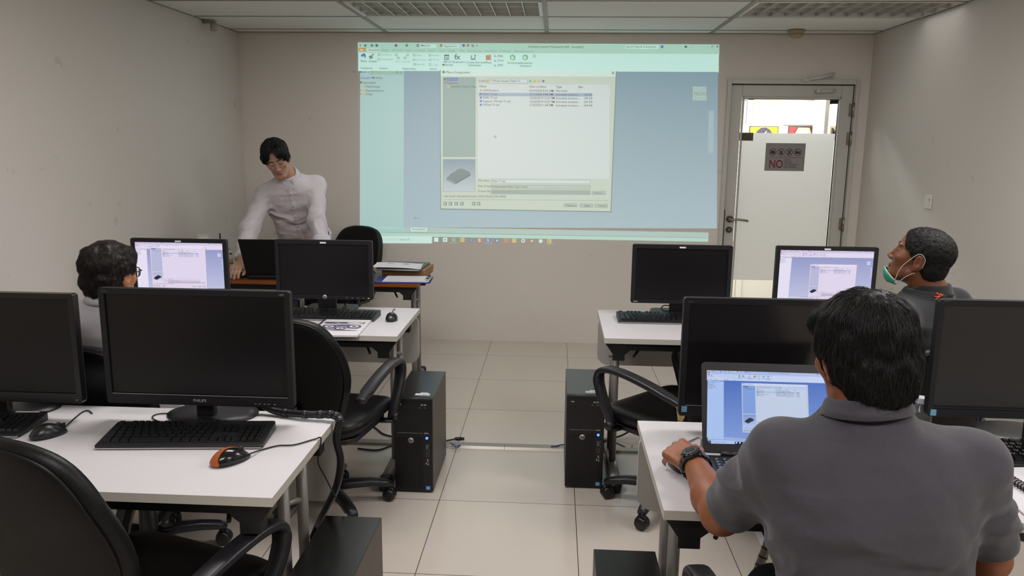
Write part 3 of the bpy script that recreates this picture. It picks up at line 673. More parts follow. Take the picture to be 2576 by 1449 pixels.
# ================================================================== SCREEN PICTURES (a window with ribbon, side tree and a file dialog)
def solve_h(src):
    A = []; B = []
    for (x, y), (u, v) in zip(src, ((0, 0), (1, 0), (1, 1), (0, 1))):
        A.append([x, y, 1, 0, 0, 0, -u * x, -u * y]); B.append(u); A.append([0, 0, 0, x, y, 1, -v * x, -v * y]); B.append(v)
    h = np.append(np.linalg.solve(np.array(A, float), np.array(B, float)), 1).reshape(3, 3)
    return lambda x, y: (lambda q: (q[0] / q[2], q[1] / q[2]))(h @ np.array([x, y, 1.0]))
HUV = solve_h(((50, 45), (2490, 62), (2421, 1447), (86, 1400)))
PAL = {
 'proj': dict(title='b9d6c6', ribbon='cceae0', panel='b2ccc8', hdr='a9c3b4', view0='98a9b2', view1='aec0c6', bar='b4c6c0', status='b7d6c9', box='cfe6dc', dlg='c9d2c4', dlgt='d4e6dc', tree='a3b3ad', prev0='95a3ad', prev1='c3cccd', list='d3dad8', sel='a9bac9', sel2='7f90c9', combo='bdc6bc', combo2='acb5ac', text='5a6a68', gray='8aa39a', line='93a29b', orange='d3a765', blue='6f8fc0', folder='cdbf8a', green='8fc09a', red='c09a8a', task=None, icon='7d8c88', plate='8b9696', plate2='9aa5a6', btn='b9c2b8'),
 'lcd': dict(title='d6ccec', ribbon='e9dff6', panel='ece6fb', hdr='cfc8e4', view0='9aa0cf', view1='c2c6e6', bar='d8d4ee', status='e0d8f2', box='f0eafc', dlg='e9dcf2', dlgt='efe6fa', tree='bdbfdf', prev0='b3b6d0', prev1='e9e2f4', list='e6dcf4', sel='b9c6e6', sel2='3a62b8', combo='d5cbe2', combo2='bdb4cc', text='6a6484', gray='a49cbc', line='aaa2c0', orange='f08a6a', blue='4a6ab0', folder='cdbf9a', green='8ab0a8', red='c08a90', task='1e2238', icon='6a6484', plate='1e2c52', plate2='2f7a8c', btn='dcd2e8'),
 'lap': dict(title='a9bce8', ribbon='c3d2f2', panel='a9c2f0', hdr='8aa2d8', view0='4a6fc0', view1='7f9ad8', bar='9ab2e6', status='a9bfec', box='b3c6f0', dlg='b9c8ea', dlgt='c9d6f0', tree='7f9fdc', prev0='7f98cc', prev1='b0c4ea', list='c2cee6', sel='a0bede', sel2='3558b8', combo='a9b9de', combo2='98a6cc', text='3c4a74', gray='7f92c0', line='7f8fb8', orange='cf5a3c', blue='3a5cb0', folder='9a96a0', green='6f8fb8', red='a0707c', task='121a3c', icon='44527c', plate='2a3040', plate2='4a7ab0', btn='b0c0e4'),
}
RIB = [  # title bar and ribbon: (text, x, y, height, colour)
 ('Autodesk Inventor Professional 2020   Assembly2', 1200, 81, 14, 'text'), ('Search Help & Commands...', 1862, 82, 14, 'text'), ('Material', 480, 73, 14, 'text'), ('Appearance', 633, 76, 14, 'text'), ('fx', 820, 76, 19, 'text'), ('+', 850, 76, 18, 'text'),
 ('I', 64, 74, 22, 'text'), ('_', 2404, 82, 14, 'text'), ('X', 2467, 84, 18, 'text'), ('File', 66, 101, 13, 'ribbon'), ('Assemble', 123, 101, 14, 'text'), ('Design', 213, 102, 13, 'gray'), ('3D Model', 285, 103, 13, 'gray'), ('Sketch', 372, 104, 13, 'gray'), ('Annotate', 440, 104, 13, 'gray'), ('Inspect', 527, 105, 13, 'gray'), ('Tools', 600, 106, 13, 'gray'), ('Manage', 658, 107, 13, 'gray'), ('View', 737, 107, 13, 'gray'), ('Environments', 793, 108, 13, 'gray'), ('Get Started', 908, 109, 13, 'gray'), ('Collaborate', 1005, 110, 13, 'gray'), ('Electromechanical', 1107, 111, 13, 'gray'),
 ('Place', 72, 177, 15, 'text'), ('Create', 125, 178, 15, 'text'), ('Free Move', 208, 133, 13, 'gray'), ('Free Rotate', 208, 164, 13, 'gray'), ('Joint', 305, 178, 12, 'gray'), ('Constrain', 347, 179, 12, 'gray'), ('Show', 447, 137, 13, 'gray'), ('Show Sick', 447, 168, 13, 'gray'), ('Hide All', 447, 199, 13, 'gray'), ('Pattern', 555, 138, 13, 'gray'), ('Mirror', 557, 168, 13, 'gray'), ('Copy', 557, 201, 13, 'gray'), ('Bill of', 632, 183, 15, 'text'), ('Materials', 622, 203, 15, 'text'), ('Parameters', 688, 184, 15, 'text'), ('fx', 705, 160, 38, 'icon'), ('Create Derived', 785, 187, 15, 'text'), ('Substitutes', 798, 206, 15, 'text'), ('Plane', 914, 188, 15, 'text'), ('Axis', 997, 143, 15, 'text'), ('Point', 997, 174, 15, 'text'), ('UCS', 996, 206, 15, 'text'), ('Shrinkwrap', 1063, 190, 14, 'text'), ('Shrinkwrap', 1145, 191, 14, 'text'), ('Substitute', 1148, 210, 14, 'text'), ('Component', 68, 223, 13, 'text'), ('Position', 200, 225, 13, 'text'), ('Relationships', 355, 228, 13, 'text'), ('Pattern', 537, 230, 13, 'text')]
TREE = [('Model  x   +', 63, 250, 14, 'text'), ('Assembly', 72, 288, 13, 'blue'), ('| Modeling', 139, 289, 14, 'text'), ('Assembly2', 88, 323, 15, 'text'), ('Relationships', 107, 349, 14, 'text'), ('Representations', 107, 376, 14, 'text'), ('Origin', 107, 400, 14, 'text'), ('+', 67, 375, 14, 'text'), ('+', 67, 400, 14, 'text')]
DLG = [('Place Component', 648, 254, 17, 'text'), ('X', 1765, 262, 20, 'text'), ('Workspace', 660, 302, 15, 'tree'), ('Libraries', 657, 325, 15, 'text'), ('Content Center Files', 681, 349, 15, 'text'), ('Look in:', 870, 311, 15, 'text'), ('Wheel Assem Final V1', 957, 312, 16, 'text'), ('Name', 873, 348, 15, 'text'), ('Date modified', 1210, 351, 15, 'text'), ('Type', 1390, 353, 15, 'text'), ('Size', 1540, 354, 15, 'text'),
 ('OldVersions', 897, 376, 16, 'text'), ('3/16/2020 8:33 AM', 1210, 379, 16, 'text'), ('File folder', 1390, 380, 15, 'text'), ('Plate V1.ipt', 897, 400, 16, 'text'), ('2/11/2020 7:48 PM', 1210, 403, 16, 'text'), ('Shaft V1.ipt', 897, 424, 16, 'text'), ('12/20/2019 3:25 PM', 1210, 428, 16, 'text'), ('Support Wheel V1.ipt', 897, 449, 16, 'text'), ('12/20/2019 3:25 PM', 1210, 453, 16, 'text'), ('Wheel V1.ipt', 897, 473, 16, 'text'), ('1/15/2020 1:44 PM', 1210, 476, 16, 'text')] + \
 [('Autodesk Inventor...', 1388, 405 + 24.5 * k, 15, 'text') for k in range(4)] + [(s, 1577, 406 + 24.5 * k, 15, 'text') for k, s in enumerate(('169 KB', '149 KB', '239 KB', '254 KB'))] + \
 [('File name:', 868, 984, 14, 'text'), ('Plate V1.ipt', 961, 989, 15, 'text'), ('Files of type:', 866, 1022, 14, 'text'), ('Component Files (*.ipt; *.iam)', 961, 1026, 15, 'text'), ('Project File:', 866, 1057, 14, 'text'), ('Wheel Assem Final.ipj', 961, 1061, 15, 'gray'), ('Projects...', 1650, 1070, 13, 'text'), ('Last Saved: Autodesk Inventor 2020 (24.20.21001.0000)', 636, 1090, 14, 'text'), ('Options...', 1462, 1154, 14, 'text'), ('Open', 1584, 1156, 14, 'text'), ('Cancel', 1680, 1157, 14, 'text')]
FOOT = [('Assembly2', 422, 1314, 13, 'text'), ('X', 498, 1315, 13, 'text'), ('For Help, press F1', 84, 1341, 12, 'text')]

def draw_ui(parent, o, ux, uy, un, style, lum=1.0, sub=0.0, dlg_off=None, parts=True, detail=True, M=None, eps=.0004, hidef=True):
    pal = PAL[style]; L = eps
    def C(k):
        c = lin(pal[k]) if k in pal else lin(k)
        return tuple(max(0.0, v * lum - s_) for v, s_ in zip(c, sub if hasattr(sub, '__len__') else (sub,) * 3))
    off = [None]
    def pt(x, y, l):
        u, v = HUV(x, y)
        if off[0]: u, v = off[0](u, v)
        return o + ux * u + uy * v + un * (L * l)
    cur = [None]
    def R(x0, y0, x1, y1, k, l, k2=None, sk=.0075):
        if pal.get(k, k) is None: return
        f = lambda x, y: y + sk * (x - x0)   # the picture's slight slope
        b = cur[0]; n = 10 if k2 else 1; c0 = C(k); c1 = C(k2) if k2 else c0
        for i in range(n):
            ya, yb = y0 + (y1 - y0) * i / n, y0 + (y1 - y0) * (i + 1) / n
            ca = tuple(p + (q - p) * i / n for p, q in zip(c0, c1)); cb_ = tuple(p + (q - p) * (i + 1) / n for p, q in zip(c0, c1))
            st = len(b.v); b.add([pt(x0, f(x0, yb), l), pt(x1, f(x1, yb), l), pt(x1, f(x1, ya), l), pt(x0, f(x0, ya), l)], [(0, 1, 2, 3)], 0, False, cb_)
            b.col[st + 2] = ca; b.col[st + 3] = ca
    def poly(P, k, l): cur[0].add([pt(x, y, l) for x, y in P][::-1], [tuple(range(len(P)))], 0, False, C(k))
    def T(items, l, bold=()):
        for s_, x, y, h, k in items:
            a, bx, by = pt(x, y, l), pt(x + 100, y + .9, l), pt(x, y - 100, l)
            cur[0].text(s_, a, (bx - a) / 100, (by - a) / 100, h * 1.32, col=C(k), bold=hidef and k != 'gray')
    def begin(): cur[0] = MB()
    def end(nm): cur[0].build(nm, M, parent)
    begin()                                                          # background, work area, status
    R(52, 45, 2489, 116, 'title', 0, sk=.007); R(55, 114, 2486, 240, 'ribbon', 1, sk=.0052)
    R(362, 238, 2481, 1296, 'view0', 2, 'view1', sk=.0045); R(374, 1294, 2426, 1330, 'bar', 3, sk=.019); R(82, 1328, 2424, 1352, 'status', 3, sk=.0185)
    if pal['task']: R(84, 1350, 2422, 1402, 'task', 0, sk=.019)
    R(413, 1297, 522, 1323, 'box', 4, sk=.01)
    R(140, 1354, 556, 1403, 'box', 4, sk=.006); R(2330, 1350 + 42, 2424, 1350 + 44, 'status', 2)
    R(2312, 345, 2405, 440, 'bar', 3); R(2420, 508, 2455, 795, 'view1', 3); T([('FRONT', 2320, 404, 22, 'gray')], 4)
    T(FOOT, 5)
    poly(circ(5.5, 10, (441, 1232)), 'blue', 3); poly(circ(4.5, 10, (468, 1233)), 'red', 3); R(446, 1231, 466, 1233, 'gray', 3)
    R(56, 82, 108, 105, 'orange', 2); R(116, 86, 196, 107, 'ribbon', 2); R(1855, 66, 2080, 90, 'ribbon', 2); R(475, 59, 580, 80, 'ribbon', 2); R(628, 61, 735, 82, 'ribbon', 2)
    T(RIB, 4)
    for x, k in ((103, 'gray'), (148, 'gray'), (180, 'icon'), (310, 'icon'), (383, 'gray'), (457, 'icon'), (614, 'red'), (766, 'blue'), (796, 'red')): poly(circ(10, 10, (x, 66)), k, 3)
    for x in (457,): poly(circ(5, 8, (x, 66)), 'title', 4)
    poly([(74, 128), (94, 118), (106, 126), (106, 148), (88, 156), (74, 148)], 'blue', 3); poly([(76, 140), (100, 140), (96, 156), (72, 156)], 'box', 4)
    poly([(126, 138), (150, 130), (156, 150), (134, 158)], 'gray', 3); poly(circ(7, 8, (155, 127)), 'red', 4)
    for x, y in ((312, 130), (326, 150), (388, 130), (372, 150), (432, 131), (432, 162), (436, 193), (540, 132), (540, 163), (540, 194), (194, 129), (194, 159)): R(x - 8, y - 7, x + 8, y + 7, 'gray', 3); R(x - 5, y - 4, x + 5, y + 4, 'ribbon', 4)
    R(636, 128, 668, 164, 'icon', 3); R(642, 138, 664, 160, 'ribbon', 4); R(648, 142, 652, 160, 'icon', 5); R(657, 142, 661, 160, 'icon', 5)
    R(815, 132, 846, 164, 'gray', 3); R(822, 132, 840, 154, 'ribbon', 4); poly(circ(7, 8, (844, 134)), 'red', 5)
    R(916, 132, 952, 165, 'red', 3); R(944, 128, 952, 160, 'orange', 4)
    for y in (136, 168, 200): R(974, y - 7, 988, y + 7, 'icon', 3); R(978, y - 7, 988, y + 3, 'ribbon', 4)
    for x in (1097, 1182): poly([(x - 18, 136), (x, 128), (x + 18, 136), (x + 18, 160), (x, 168), (x - 18, 160)], 'green', 3); R(x - 10, 140, x + 6, 160, 'box', 4)
    poly(circ(10, 12, (1243, 139)), 'icon', 3); poly(circ(7, 12, (1243, 139)), 'ribbon', 4); R(2095, 68, 2112, 86, 'blue', 3); R(2255, 70, 2272, 84, 'icon', 3); poly(circ(9, 12, (2308, 76)), 'icon', 3); poly(circ(7, 12, (2308, 76)), 'ribbon', 4); R(2434, 70, 2448, 84, 'icon', 3); R(2436, 73, 2446, 83, 'title', 4)
    end('desktop_picture')
    begin(); R(68, 238, 364, 1300, 'panel', 3, sk=.004); poly([(82, 1296), (376, 1299), (378, 1330), (84, 1327)], 'panel', 3); R(135, 237, 355, 262, 'hdr', 4); T(TREE, 5)
    for y in (336, 362, 388): R(86, y, 104, y + 14, 'folder', 5)
    R(68, 308, 82, 322, 'icon', 5); R(72, 290, 128, 292, 'blue', 5); R(310, 240, 324, 254, 'icon', 5); R(313, 243, 321, 251, 'hdr', 6)
    for y in (242, 248, 254): R(338, y, 354, y + 2, 'icon', 5)
    end('side_tree_picture')
    off[0] = dlg_off
    begin()
    sk = .010
    poly([(606, 232), (1800, 242), (1769, 1196), (612, 1176)], 'line', 6); poly([(612, 228), (1793, 237), (1762, 1188), (618, 1168)], 'dlg', 7); poly([(612, 228), (1793, 237), (1792, 278), (613, 272)], 'dlgt', 8)
    R(628, 281, 848, 819, 'line', 8, sk=.004); R(630, 283, 846, 817, 'tree', 9, sk=.004); R(655, 285, 732, 306, 'sel2', 10); R(630, 834, 848, 1056, 'line', 8, sk=.004); R(632, 836, 846, 1054, 'prev0', 9, 'prev1', sk=.004)
    poly([(652, 962), (668, 950), (680, 935), (735, 900), (760, 898), (812, 922), (816, 932), (816, 946), (712, 1006), (652, 976)], 'plate', 10); poly([(652, 964), (712, 992), (712, 1006), (652, 976)], 'plate2', 11); poly([(712, 992), (816, 932), (816, 946), (712, 1006)], 'icon', 11)
    R(866, 328, 1752, 964, 'list', 8, sk=.005); R(868, 386, 1632, 409, 'sel', 9, sk=.005); R(924, 291, 1198, 321, 'line', 8, sk=.006); R(926, 293, 1196, 319, 'list', 9, sk=.006)
    for y, c in ((970, 'list'), (1007, 'combo'), (1042, 'combo2')): R(955, y, 1626, y + 29, 'line', 8); R(957, y + 2, 1624, y + 27, c, 9)
    for x0, x1, y in ((1637, 1729, 1051), (1447, 1536, 1134), (1555, 1644, 1136), (1655, 1744, 1138)):
        R(x0, y, x1, y + 25, 'blue' if x0 == 1555 else 'line', 8); R(x0 + 2, y + 2, x1 - 2, y + 23, 'btn', 9)
    R(636, 1106, 1750, 1108, 'line', 8)
    for x in (645, 681, 720, 758, 838, 871): R(x - 11, 1124, x + 11, 1147, 'icon', 8); R(x - 7, 1128, x + 4, 1143, 'dlg', 9); R(x - 3, 1132, x + 8, 1146, 'gray', 9)
    for y in (369, 393, 418, 442, 467): R(877, y - 7, 891, y + 8, 'folder' if y == 369 else 'blue', 10)
    R(933, 297, 949, 313, 'folder', 10); R(655, 335, 675, 350, 'folder', 10); poly(circ(9, 10, (641, 294)), 'icon', 10); poly(circ(7, 10, (641, 318)), 'gray', 10); R(624, 238, 640, 254, 'icon', 10)
    for x, k in ((1217, 'green'), (1245, 'folder'), (1276, 'folder'), (1304, 'blue')): poly(circ(9, 8, (x, 308)), k, 10)
    T(DLG, 11)
    if dlg_off is None: poly([(976, 670), (976, 690), (981, 686), (985, 694), (988, 692), (985, 685), (991, 684)], 'icon', 12); poly([(978, 674), (978, 686), (981, 683), (987, 683)], 'list', 13)
    end('dialog_picture'); off[0] = None
    begin(); T([('Type here to search', 190, 1384, 20, 'text')], 4)
    poly(circ(9, 12, (166, 1373)), 'icon', 4); poly(circ(6.5, 12, (166, 1373)), 'box', 5); R(156, 1379, 162, 1385, 'icon', 4)
    for dx, dy in ((-9, -9), (1, -9), (-9, 1), (1, 1)): R(110 + dx, 1376 + dy, 118 + dx, 1384 + dy, 'box', 3)
    for x, k, k2, kind in ((585, 'ribbon', None, 'b'), (645, 'ribbon', 'blue', 'b'), (703, 'green', 'orange', 'c'), (762, 'folder', 'orange', 'b'), (820, 'blue', 'green', 'c'), (878, 'red', None, 'S'), (937, 'blue', None, 'S'), (997, 'blue', 'ribbon', 'c'), (1055, 'red', None, 'b'), (1113, 'folder', None, 'b'), (1173, 'box', 'icon', 'c'), (1232, 'red', 'box', 'c'), (1292, 'box', None, 'c'), (1350, 'folder', None, 'I')):
        y = 1380 + (x - 585) * .0145
        if kind == 'c': poly(circ(13, 14, (x, y)), k, 3)
        else: R(x - 14, y - 14, x + 14, y + 14, k, 3)
        if k2: poly(circ(6, 10, (x, y)), k2, 4)
        if kind in 'SI': T([(kind, x - 8, y + 10, 22, 'box' if kind == 'S' else 'icon')], 4)
        if x in (703, 937, 1350): R(x - 26, y + 19, x + 26, y + 21, 'status', 3)
    end('taskbar_picture')

# ---- the projected picture on the front wall, glowing sheets standing for the projector's light
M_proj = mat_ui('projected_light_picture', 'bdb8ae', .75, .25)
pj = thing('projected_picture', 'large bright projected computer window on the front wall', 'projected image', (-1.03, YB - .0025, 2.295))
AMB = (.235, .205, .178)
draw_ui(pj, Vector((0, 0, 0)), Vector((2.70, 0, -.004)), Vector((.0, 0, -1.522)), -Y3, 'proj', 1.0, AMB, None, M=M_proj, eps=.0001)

# ================================================================== PLACE THE MONITORS
M_lcd = mat_ui('lit_display', '060608', .3, .3, 1.0)
dl = lambda sx, sy, ox, oy: (lambda u, v: ((u - .23) * sx + ox, (v - .13) * sy + oy))
ui_l = lambda t, o, ux, uy, un: draw_ui(t, o, ux, uy, un, 'lcd', .92, 0, dl(1.29, 1.20, .165, .075), M=M_lcd, eps=.00008)
ui_r = lambda t, o, ux, uy, un: draw_ui(t, o, ux, uy, un, 'lcd', .92, 0, dl(1.00, .98, .33, .36) if False else dl(1.02, 1.0, .33, .27), M=M_lcd, eps=.00008)
HPW, HPH = .475, .287
m1, z1 = monitor('lit monitor beside the head of the man with glasses, showing a lilac file window', -1.335, -1.95, .800, HPW, HPH, 0, .019, kind='hp', ui=ui_l, stand_y=.115)
m2, z2 = monitor('dark monitor with a round silver logo, left of the empty white desk corner', -.622, -1.95, .806, HPW, HPH, 0, .019, kind='hp', stand_y=.115)
m3, z3 = monitor('dark monitor behind the keyboard on the second right desk', 1.10, -1.86, .802, HPW, HPH, 0, .019, kind='hp', stand_y=.095)
m4, z4 = monitor('lit monitor facing the man with the face mask, in front of the door', 1.78, -1.86, .806, HPW, HPH, 0, .019, kind='hp', ui=ui_r, stand_y=.095)
for m_, zz in ((m2, z2), (m3, z3)):
    if m_ is m2:
        lg = MB().lathe([(0, 0), (.0105, 0), (.0105, .001), (0, .001)], (0, 0, zz - HPH / 2 + .0105), 24, R=Matrix.Rotation(PI / 2, 3, 'X')).build('logo_disc', M_logo, m_)
        MB().text('hp', (0, -.0016, zz - HPH / 2 + .007), X3, Z3, .015, align='c', bold=True, shear=.35).build('logo_lettering', M_bezel2, lg)
        b = MB()
        for k in range(5): b.box((.105 + k * .027, -.0008, zz - HPH / 2 + .008), (.113 + k * .027, 0, zz - HPH / 2 + .0095))
        b.build('button_marks', M_sil, m_)
        MB().box((.212, -.001, zz - HPH / 2 + .006), (.217, 0, zz - HPH / 2 + .0095)).build('standby_light', M_red, m_)
    else:
        MB().box((-.225, -.0008, zz - HPH / 2 + .006), (-.205, 0, zz - HPH / 2 + .010)).build('button_marks', M_sil, m_)
PW, PH = .565, .348
def front_trim(m_, zz, brand=True, sticker=False):
    if brand:
        MB().text('PHILIPS', (0, -.0008, zz - PH / 2 + .011), X3, Z3, .0125, align='c', bold=True, width=.040).build('brand_lettering', M_sil, m_)
        MB().text('LED', (PW / 2 - .030, -.0008, zz + PH / 2 - .012), X3, Z3, .008).build('led_lettering', M_sil, m_)
        b = MB()
        for x in (.165, .177, .192, .204, .222): b.box((x, -.0008, zz - PH / 2 + .009), (x + .006, 0, zz - PH / 2 + .0105))
        b.build('button_marks', M_sil, m_)
    MB().text('243V', (-PW / 2 + .010, -.0008, zz + PH / 2 - .012), X3, Z3, .008).build('model_lettering', mat('dim_print', '5c5a5e', .5), m_)
    MB().box((-PW / 2 + .018, .0, zz - PH / 2 + .030), (PW / 2 - .018, .0012, zz - PH / 2 + .0312)).build('silver_line', M_sil, m_)
    if sticker:
        MB().box((-PW / 2 + .008, -.0008, zz - PH / 2 + .010), (-PW / 2 + .024, 0, zz - PH / 2 + .028)).box((-PW / 2 + .011, -.0012, zz - PH / 2 + .013), (-PW / 2 + .021, -.0006, zz - PH / 2 + .015), 1).box((-PW / 2 + .012, -.0012, zz - PH / 2 + .022), (-PW / 2 + .020, -.0006, zz - PH / 2 + .0245), 1).build('energy_sticker', [M_energy, M_sil], m_)
n1, zn = monitor('large dark monitor in the left foreground above the keyboard with the orange mouse', -.551, -3.45, .787, PW, PH, 0, .017, .030, stand_y=.102); front_trim(n1, zn)
n2, zn2 = monitor('dark monitor cut by the left frame edge', -1.187, -3.46, .785, PW, .332, .0, .016, .030, kind='gloss', stand_y=.12)
MB().text('245', (PW / 2 - .02, -.0008, zn2 - .332 / 2 + .009), X3, Z3, .006).build('button_marks', M_sil, n2)
n3, zn3 = monitor('large dark monitor standing behind the open laptop', 1.14, -3.40, .781, PW, .352, 0, .017, .030, panel=M_panelg); front_trim(n3, zn3, False, True)
n4, zn4 = monitor('dark monitor cut by the right frame edge, with a pale blue sticker', 1.822, -3.45, .818, PW, .334, 0, .014, .030, stand_y=.14, panel=M_panelv, base_x=.04); front_trim(n4, zn4, False, True)

# ================================================================== KEYBOARDS
M_key = mat('black_keys', '131317', .32, var=.15, spec=.6); M_kb = mat('keyboard_shell', '19191d', .42, var=.1); M_kline = mat('keyboard_silver_line', 'b5b2ae', .35, metal=.3); M_legend = mat('key_legends', 'b9b9bb', .5)
def make_keyboard(label, loc, rz, w=.452, d=.152, legends=False, silver=True):
    t = thing('keyboard', label, 'keyboard', loc, rz, 'keyboards on the desks')
    sl = lambda y: .011 + .016 * (y + d / 2) / d
    b = MB(); o = rr(w, d, .010, 4); n = len(o)
    b.add([(x, y, .003) for x, y in o] + [(x, y, sl(y)) for x, y in o], [tuple(reversed(range(n))), tuple(range(n, 2 * n))] + [(k, (k + 1) % n, n + (k + 1) % n, n + k) for k in range(n)]); b.build('keyboard_shell', M_kb, t, bevel=.002)
    if silver: MB().box((-w / 2 + .004, -d / 2 - .0008, .003), (w / 2 - .004, -d / 2 + .004, .0062)).build('silver_edge', M_kline, t)
    for x in (-w * .4, w * .4):
        for y in (-d * .4, d * .4): MB().box((x - .012, y - .006, 0), (x + .012, y + .006, .004)).build('rubber_foot', M_blackp, t)
    u = w / 23.6; rows = [(.5, 13.8, 15), (.5, 13.8, 14), (.5, 13.8, 14), (.5, 13.8, 13), (.5, 13.8, 12)]
    lg = MB()
    def block(nm, x0, x1, y0, y1, nx, ny, gaps=()):
        kb = MB()
        for r in range(ny):
            ya, yb = y0 + (y1 - y0) * r / ny, y0 + (y1 - y0) * (r + 1) / ny; m = nx if isinstance(nx, int) else nx[r]
            ed = [x0 + (x1 - x0) * i / m for i in range(m + 1)]
            if (r == 0) and nm == 'letter_keys': ed = [x0 + (x1 - x0) * q for q in (0, .085, .17, .255, .65, .74, .83, .915, 1)]
            for xa, xb in zip(ed, ed[1:]):
                if (r, ed.index(xa)) in gaps: continue
                za, zb = sl(ya) + .0075, sl(yb) + .0075; i, j = .0010, .0024
                kb.add([(xa + i, ya + i, sl(ya)), (xb - i, ya + i, sl(ya)), (xb - i, yb - i, sl(yb)), (xa + i, yb - i, sl(yb)), (xa + j, ya + j, za), (xb - j, ya + j, za), (xb - j, yb - j, zb), (xa + j, yb - j, zb)],
                       [(4, 5, 6, 7), (0, 1, 5, 4), (1, 2, 6, 5), (2, 3, 7, 6), (3, 0, 4, 7)])
                if legends and r > 0 and xb - xa < .03:
                    for q in range(2): lg.obox((xa + .006 + q * .006, ya + .010 - q * .002, sl(ya) + .0083 + .0008), (.0035, .004, .0002))
        kb.build(nm, M_key, t)
    m = .012; fy = d / 2 - .012
    block('letter_keys', -w / 2 + m, -w / 2 + m + 15 * u, -d / 2 + .020, fy - u * 1.25, [8, 12, 13, 14, 15], 5)
    block('function_keys', -w / 2 + m, -w / 2 + m + 15 * u, fy - u * .85, fy, 16, 1, {(0, 1), (0, 6), (0, 11)})
    block('navigation_keys', -w / 2 + m + 15.4 * u, -w / 2 + m + 18.2 * u, -d / 2 + .020, fy - u * 1.25, 3, 5, {(1, 0), (1, 2), (2, 0), (2, 1), (2, 2)})
    block('number_keys', -w / 2 + m + 18.6 * u, -w / 2 + m + 22.4 * u, -d / 2 + .020, fy - u * 1.25, 4, 5)
    if legends: lg.build('key_legends', M_legend, t)
    return t
def atD(px, py): return atZ(px, py, DZ)
make_keyboard('black keyboard with a silver front edge in front of the large left monitor', (-.532, -3.572, DZ), math.radians(5.5))
k2 = make_keyboard('black keyboard at the left frame edge with a white label on it', (-1.235, -3.545, DZ), math.radians(4))
MB().prism(rr(.07, .008, .001, 2), (.17, .065, .0275), X3, Y3, Vector((0, 0, 1)), 0, .0008).build('white_label', M_wlab, k2)
make_keyboard('black keyboard behind the spiral booklet on the second left desk', (-.575, -2.015, DZ), math.radians(-1))
make_keyboard('black keyboard with a silver edge near the aisle on the second right desk', (1.02, -1.925, DZ), math.radians(0))
make_keyboard('black keyboard with white key legends at the right frame edge', (1.885, -3.52, DZ), math.radians(-1), legends=True, silver=False)
# ================================================================== THINGS ON THE DESKS
M_orange = mat('orange_mouse_shell', 'a4532a', .3, var=.08, coat=.4); M_mgloss = mat('black_glossy_shell', '101114', .14, var=.05, spec=.6); M_cable = mat('black_cable', '101010', .5)
M_mblack = mat('black_mouse_shell', '17191c', .3, var=.06)
def M_twotone():
    N = NT('orange_and_black_shell'); b = N.n('ShaderNodeBsdfPrincipled'); tc = N.n('ShaderNodeTexCoord'); s = N.n('ShaderNodeSeparateXYZ'); N.l(tc.outputs['Object'], s.inputs[0])
    back = N.math('MAXIMUM', N.math('SUBTRACT', -.006, s.outputs[1]), 0.0); lim = N.math('ADD', .004, N.math('MULTIPLY', N.math('MULTIPLY', back, back), 9.0))
    f = N.math('MULTIPLY', N.math('GREATER_THAN', s.outputs[0], lim), N.math('GREATER_THAN', s.outputs[1], -.044))
    N.l(N.mix(f, lin('a9562c'), lin('0f1012')), b.inputs['Base Color']); N.l(N.math('SUBTRACT', .34, N.math('MULTIPLY', f, .18)), b.inputs['Roughness']); N.l(b.outputs[0], N.out.inputs[0]); return N.m
def make_mouse(label, loc, rz, L=.112, W=.060, H=.036, two=False):
    t = thing('computer_mouse', label, 'mouse', loc, rz, 'mice on the desks')
    out = [(W / 2 * (1 + .12 * math.cos(a + .6)) * math.copysign(abs(math.cos(a)) ** .85, math.cos(a)), L / 2 * math.copysign(abs(math.sin(a)) ** .9, math.sin(a))) for a in [2 * PI * k / 40 for k in range(40)]]
    def fn(x, y, q):
        if q <= 0: return (x * .94, y * .96, .0015)
        hump = math.cos(max(-1, min(1, (y + .012) / (L * .62))) * PI / 2) ** .6
        return (x, y, .004 + q * hump)
    m = MB().pillow(out, H, fn, rs=(1, .985, .95, .88, .78, .62, .42, .2), pw=2.6)
    m.f = [f for f in m.f]
    m.build('mouse_shell', M_twotone() if two else M_mblack, t)
    MB().lathe([(0, -.003), (.007, -.003), (.008, 0), (.007, .003), (0, .003)], (.0, L * .27, .004 + H * .62), 14, R=Matrix.Rotation(PI / 2, 3, 'Y')).build('scroll_wheel', M_blackp, t)
    MB().box((-.0006, L * .12, .006), (.0006, L * .46, H * .80)).build('button_seam', M_dark, t) if not two else None
    return t
make_mouse('orange and black computer mouse on the left foreground desk', (-.352, -3.712, DZ), -math.radians(38), two=True)
make_mouse('black mouse with its cable lying near the left frame edge', (-.935, -3.578, DZ), -math.radians(35), .100, .056, .034)
make_mouse('small black mouse near the corner of the second left desk', (-.277, -2.045, DZ), math.radians(2), .092, .056, .036)
make_mouse('black mouse under the hand with the wristwatch', (.822, -3.655, DZ), math.radians(18), .098, .054, .024)

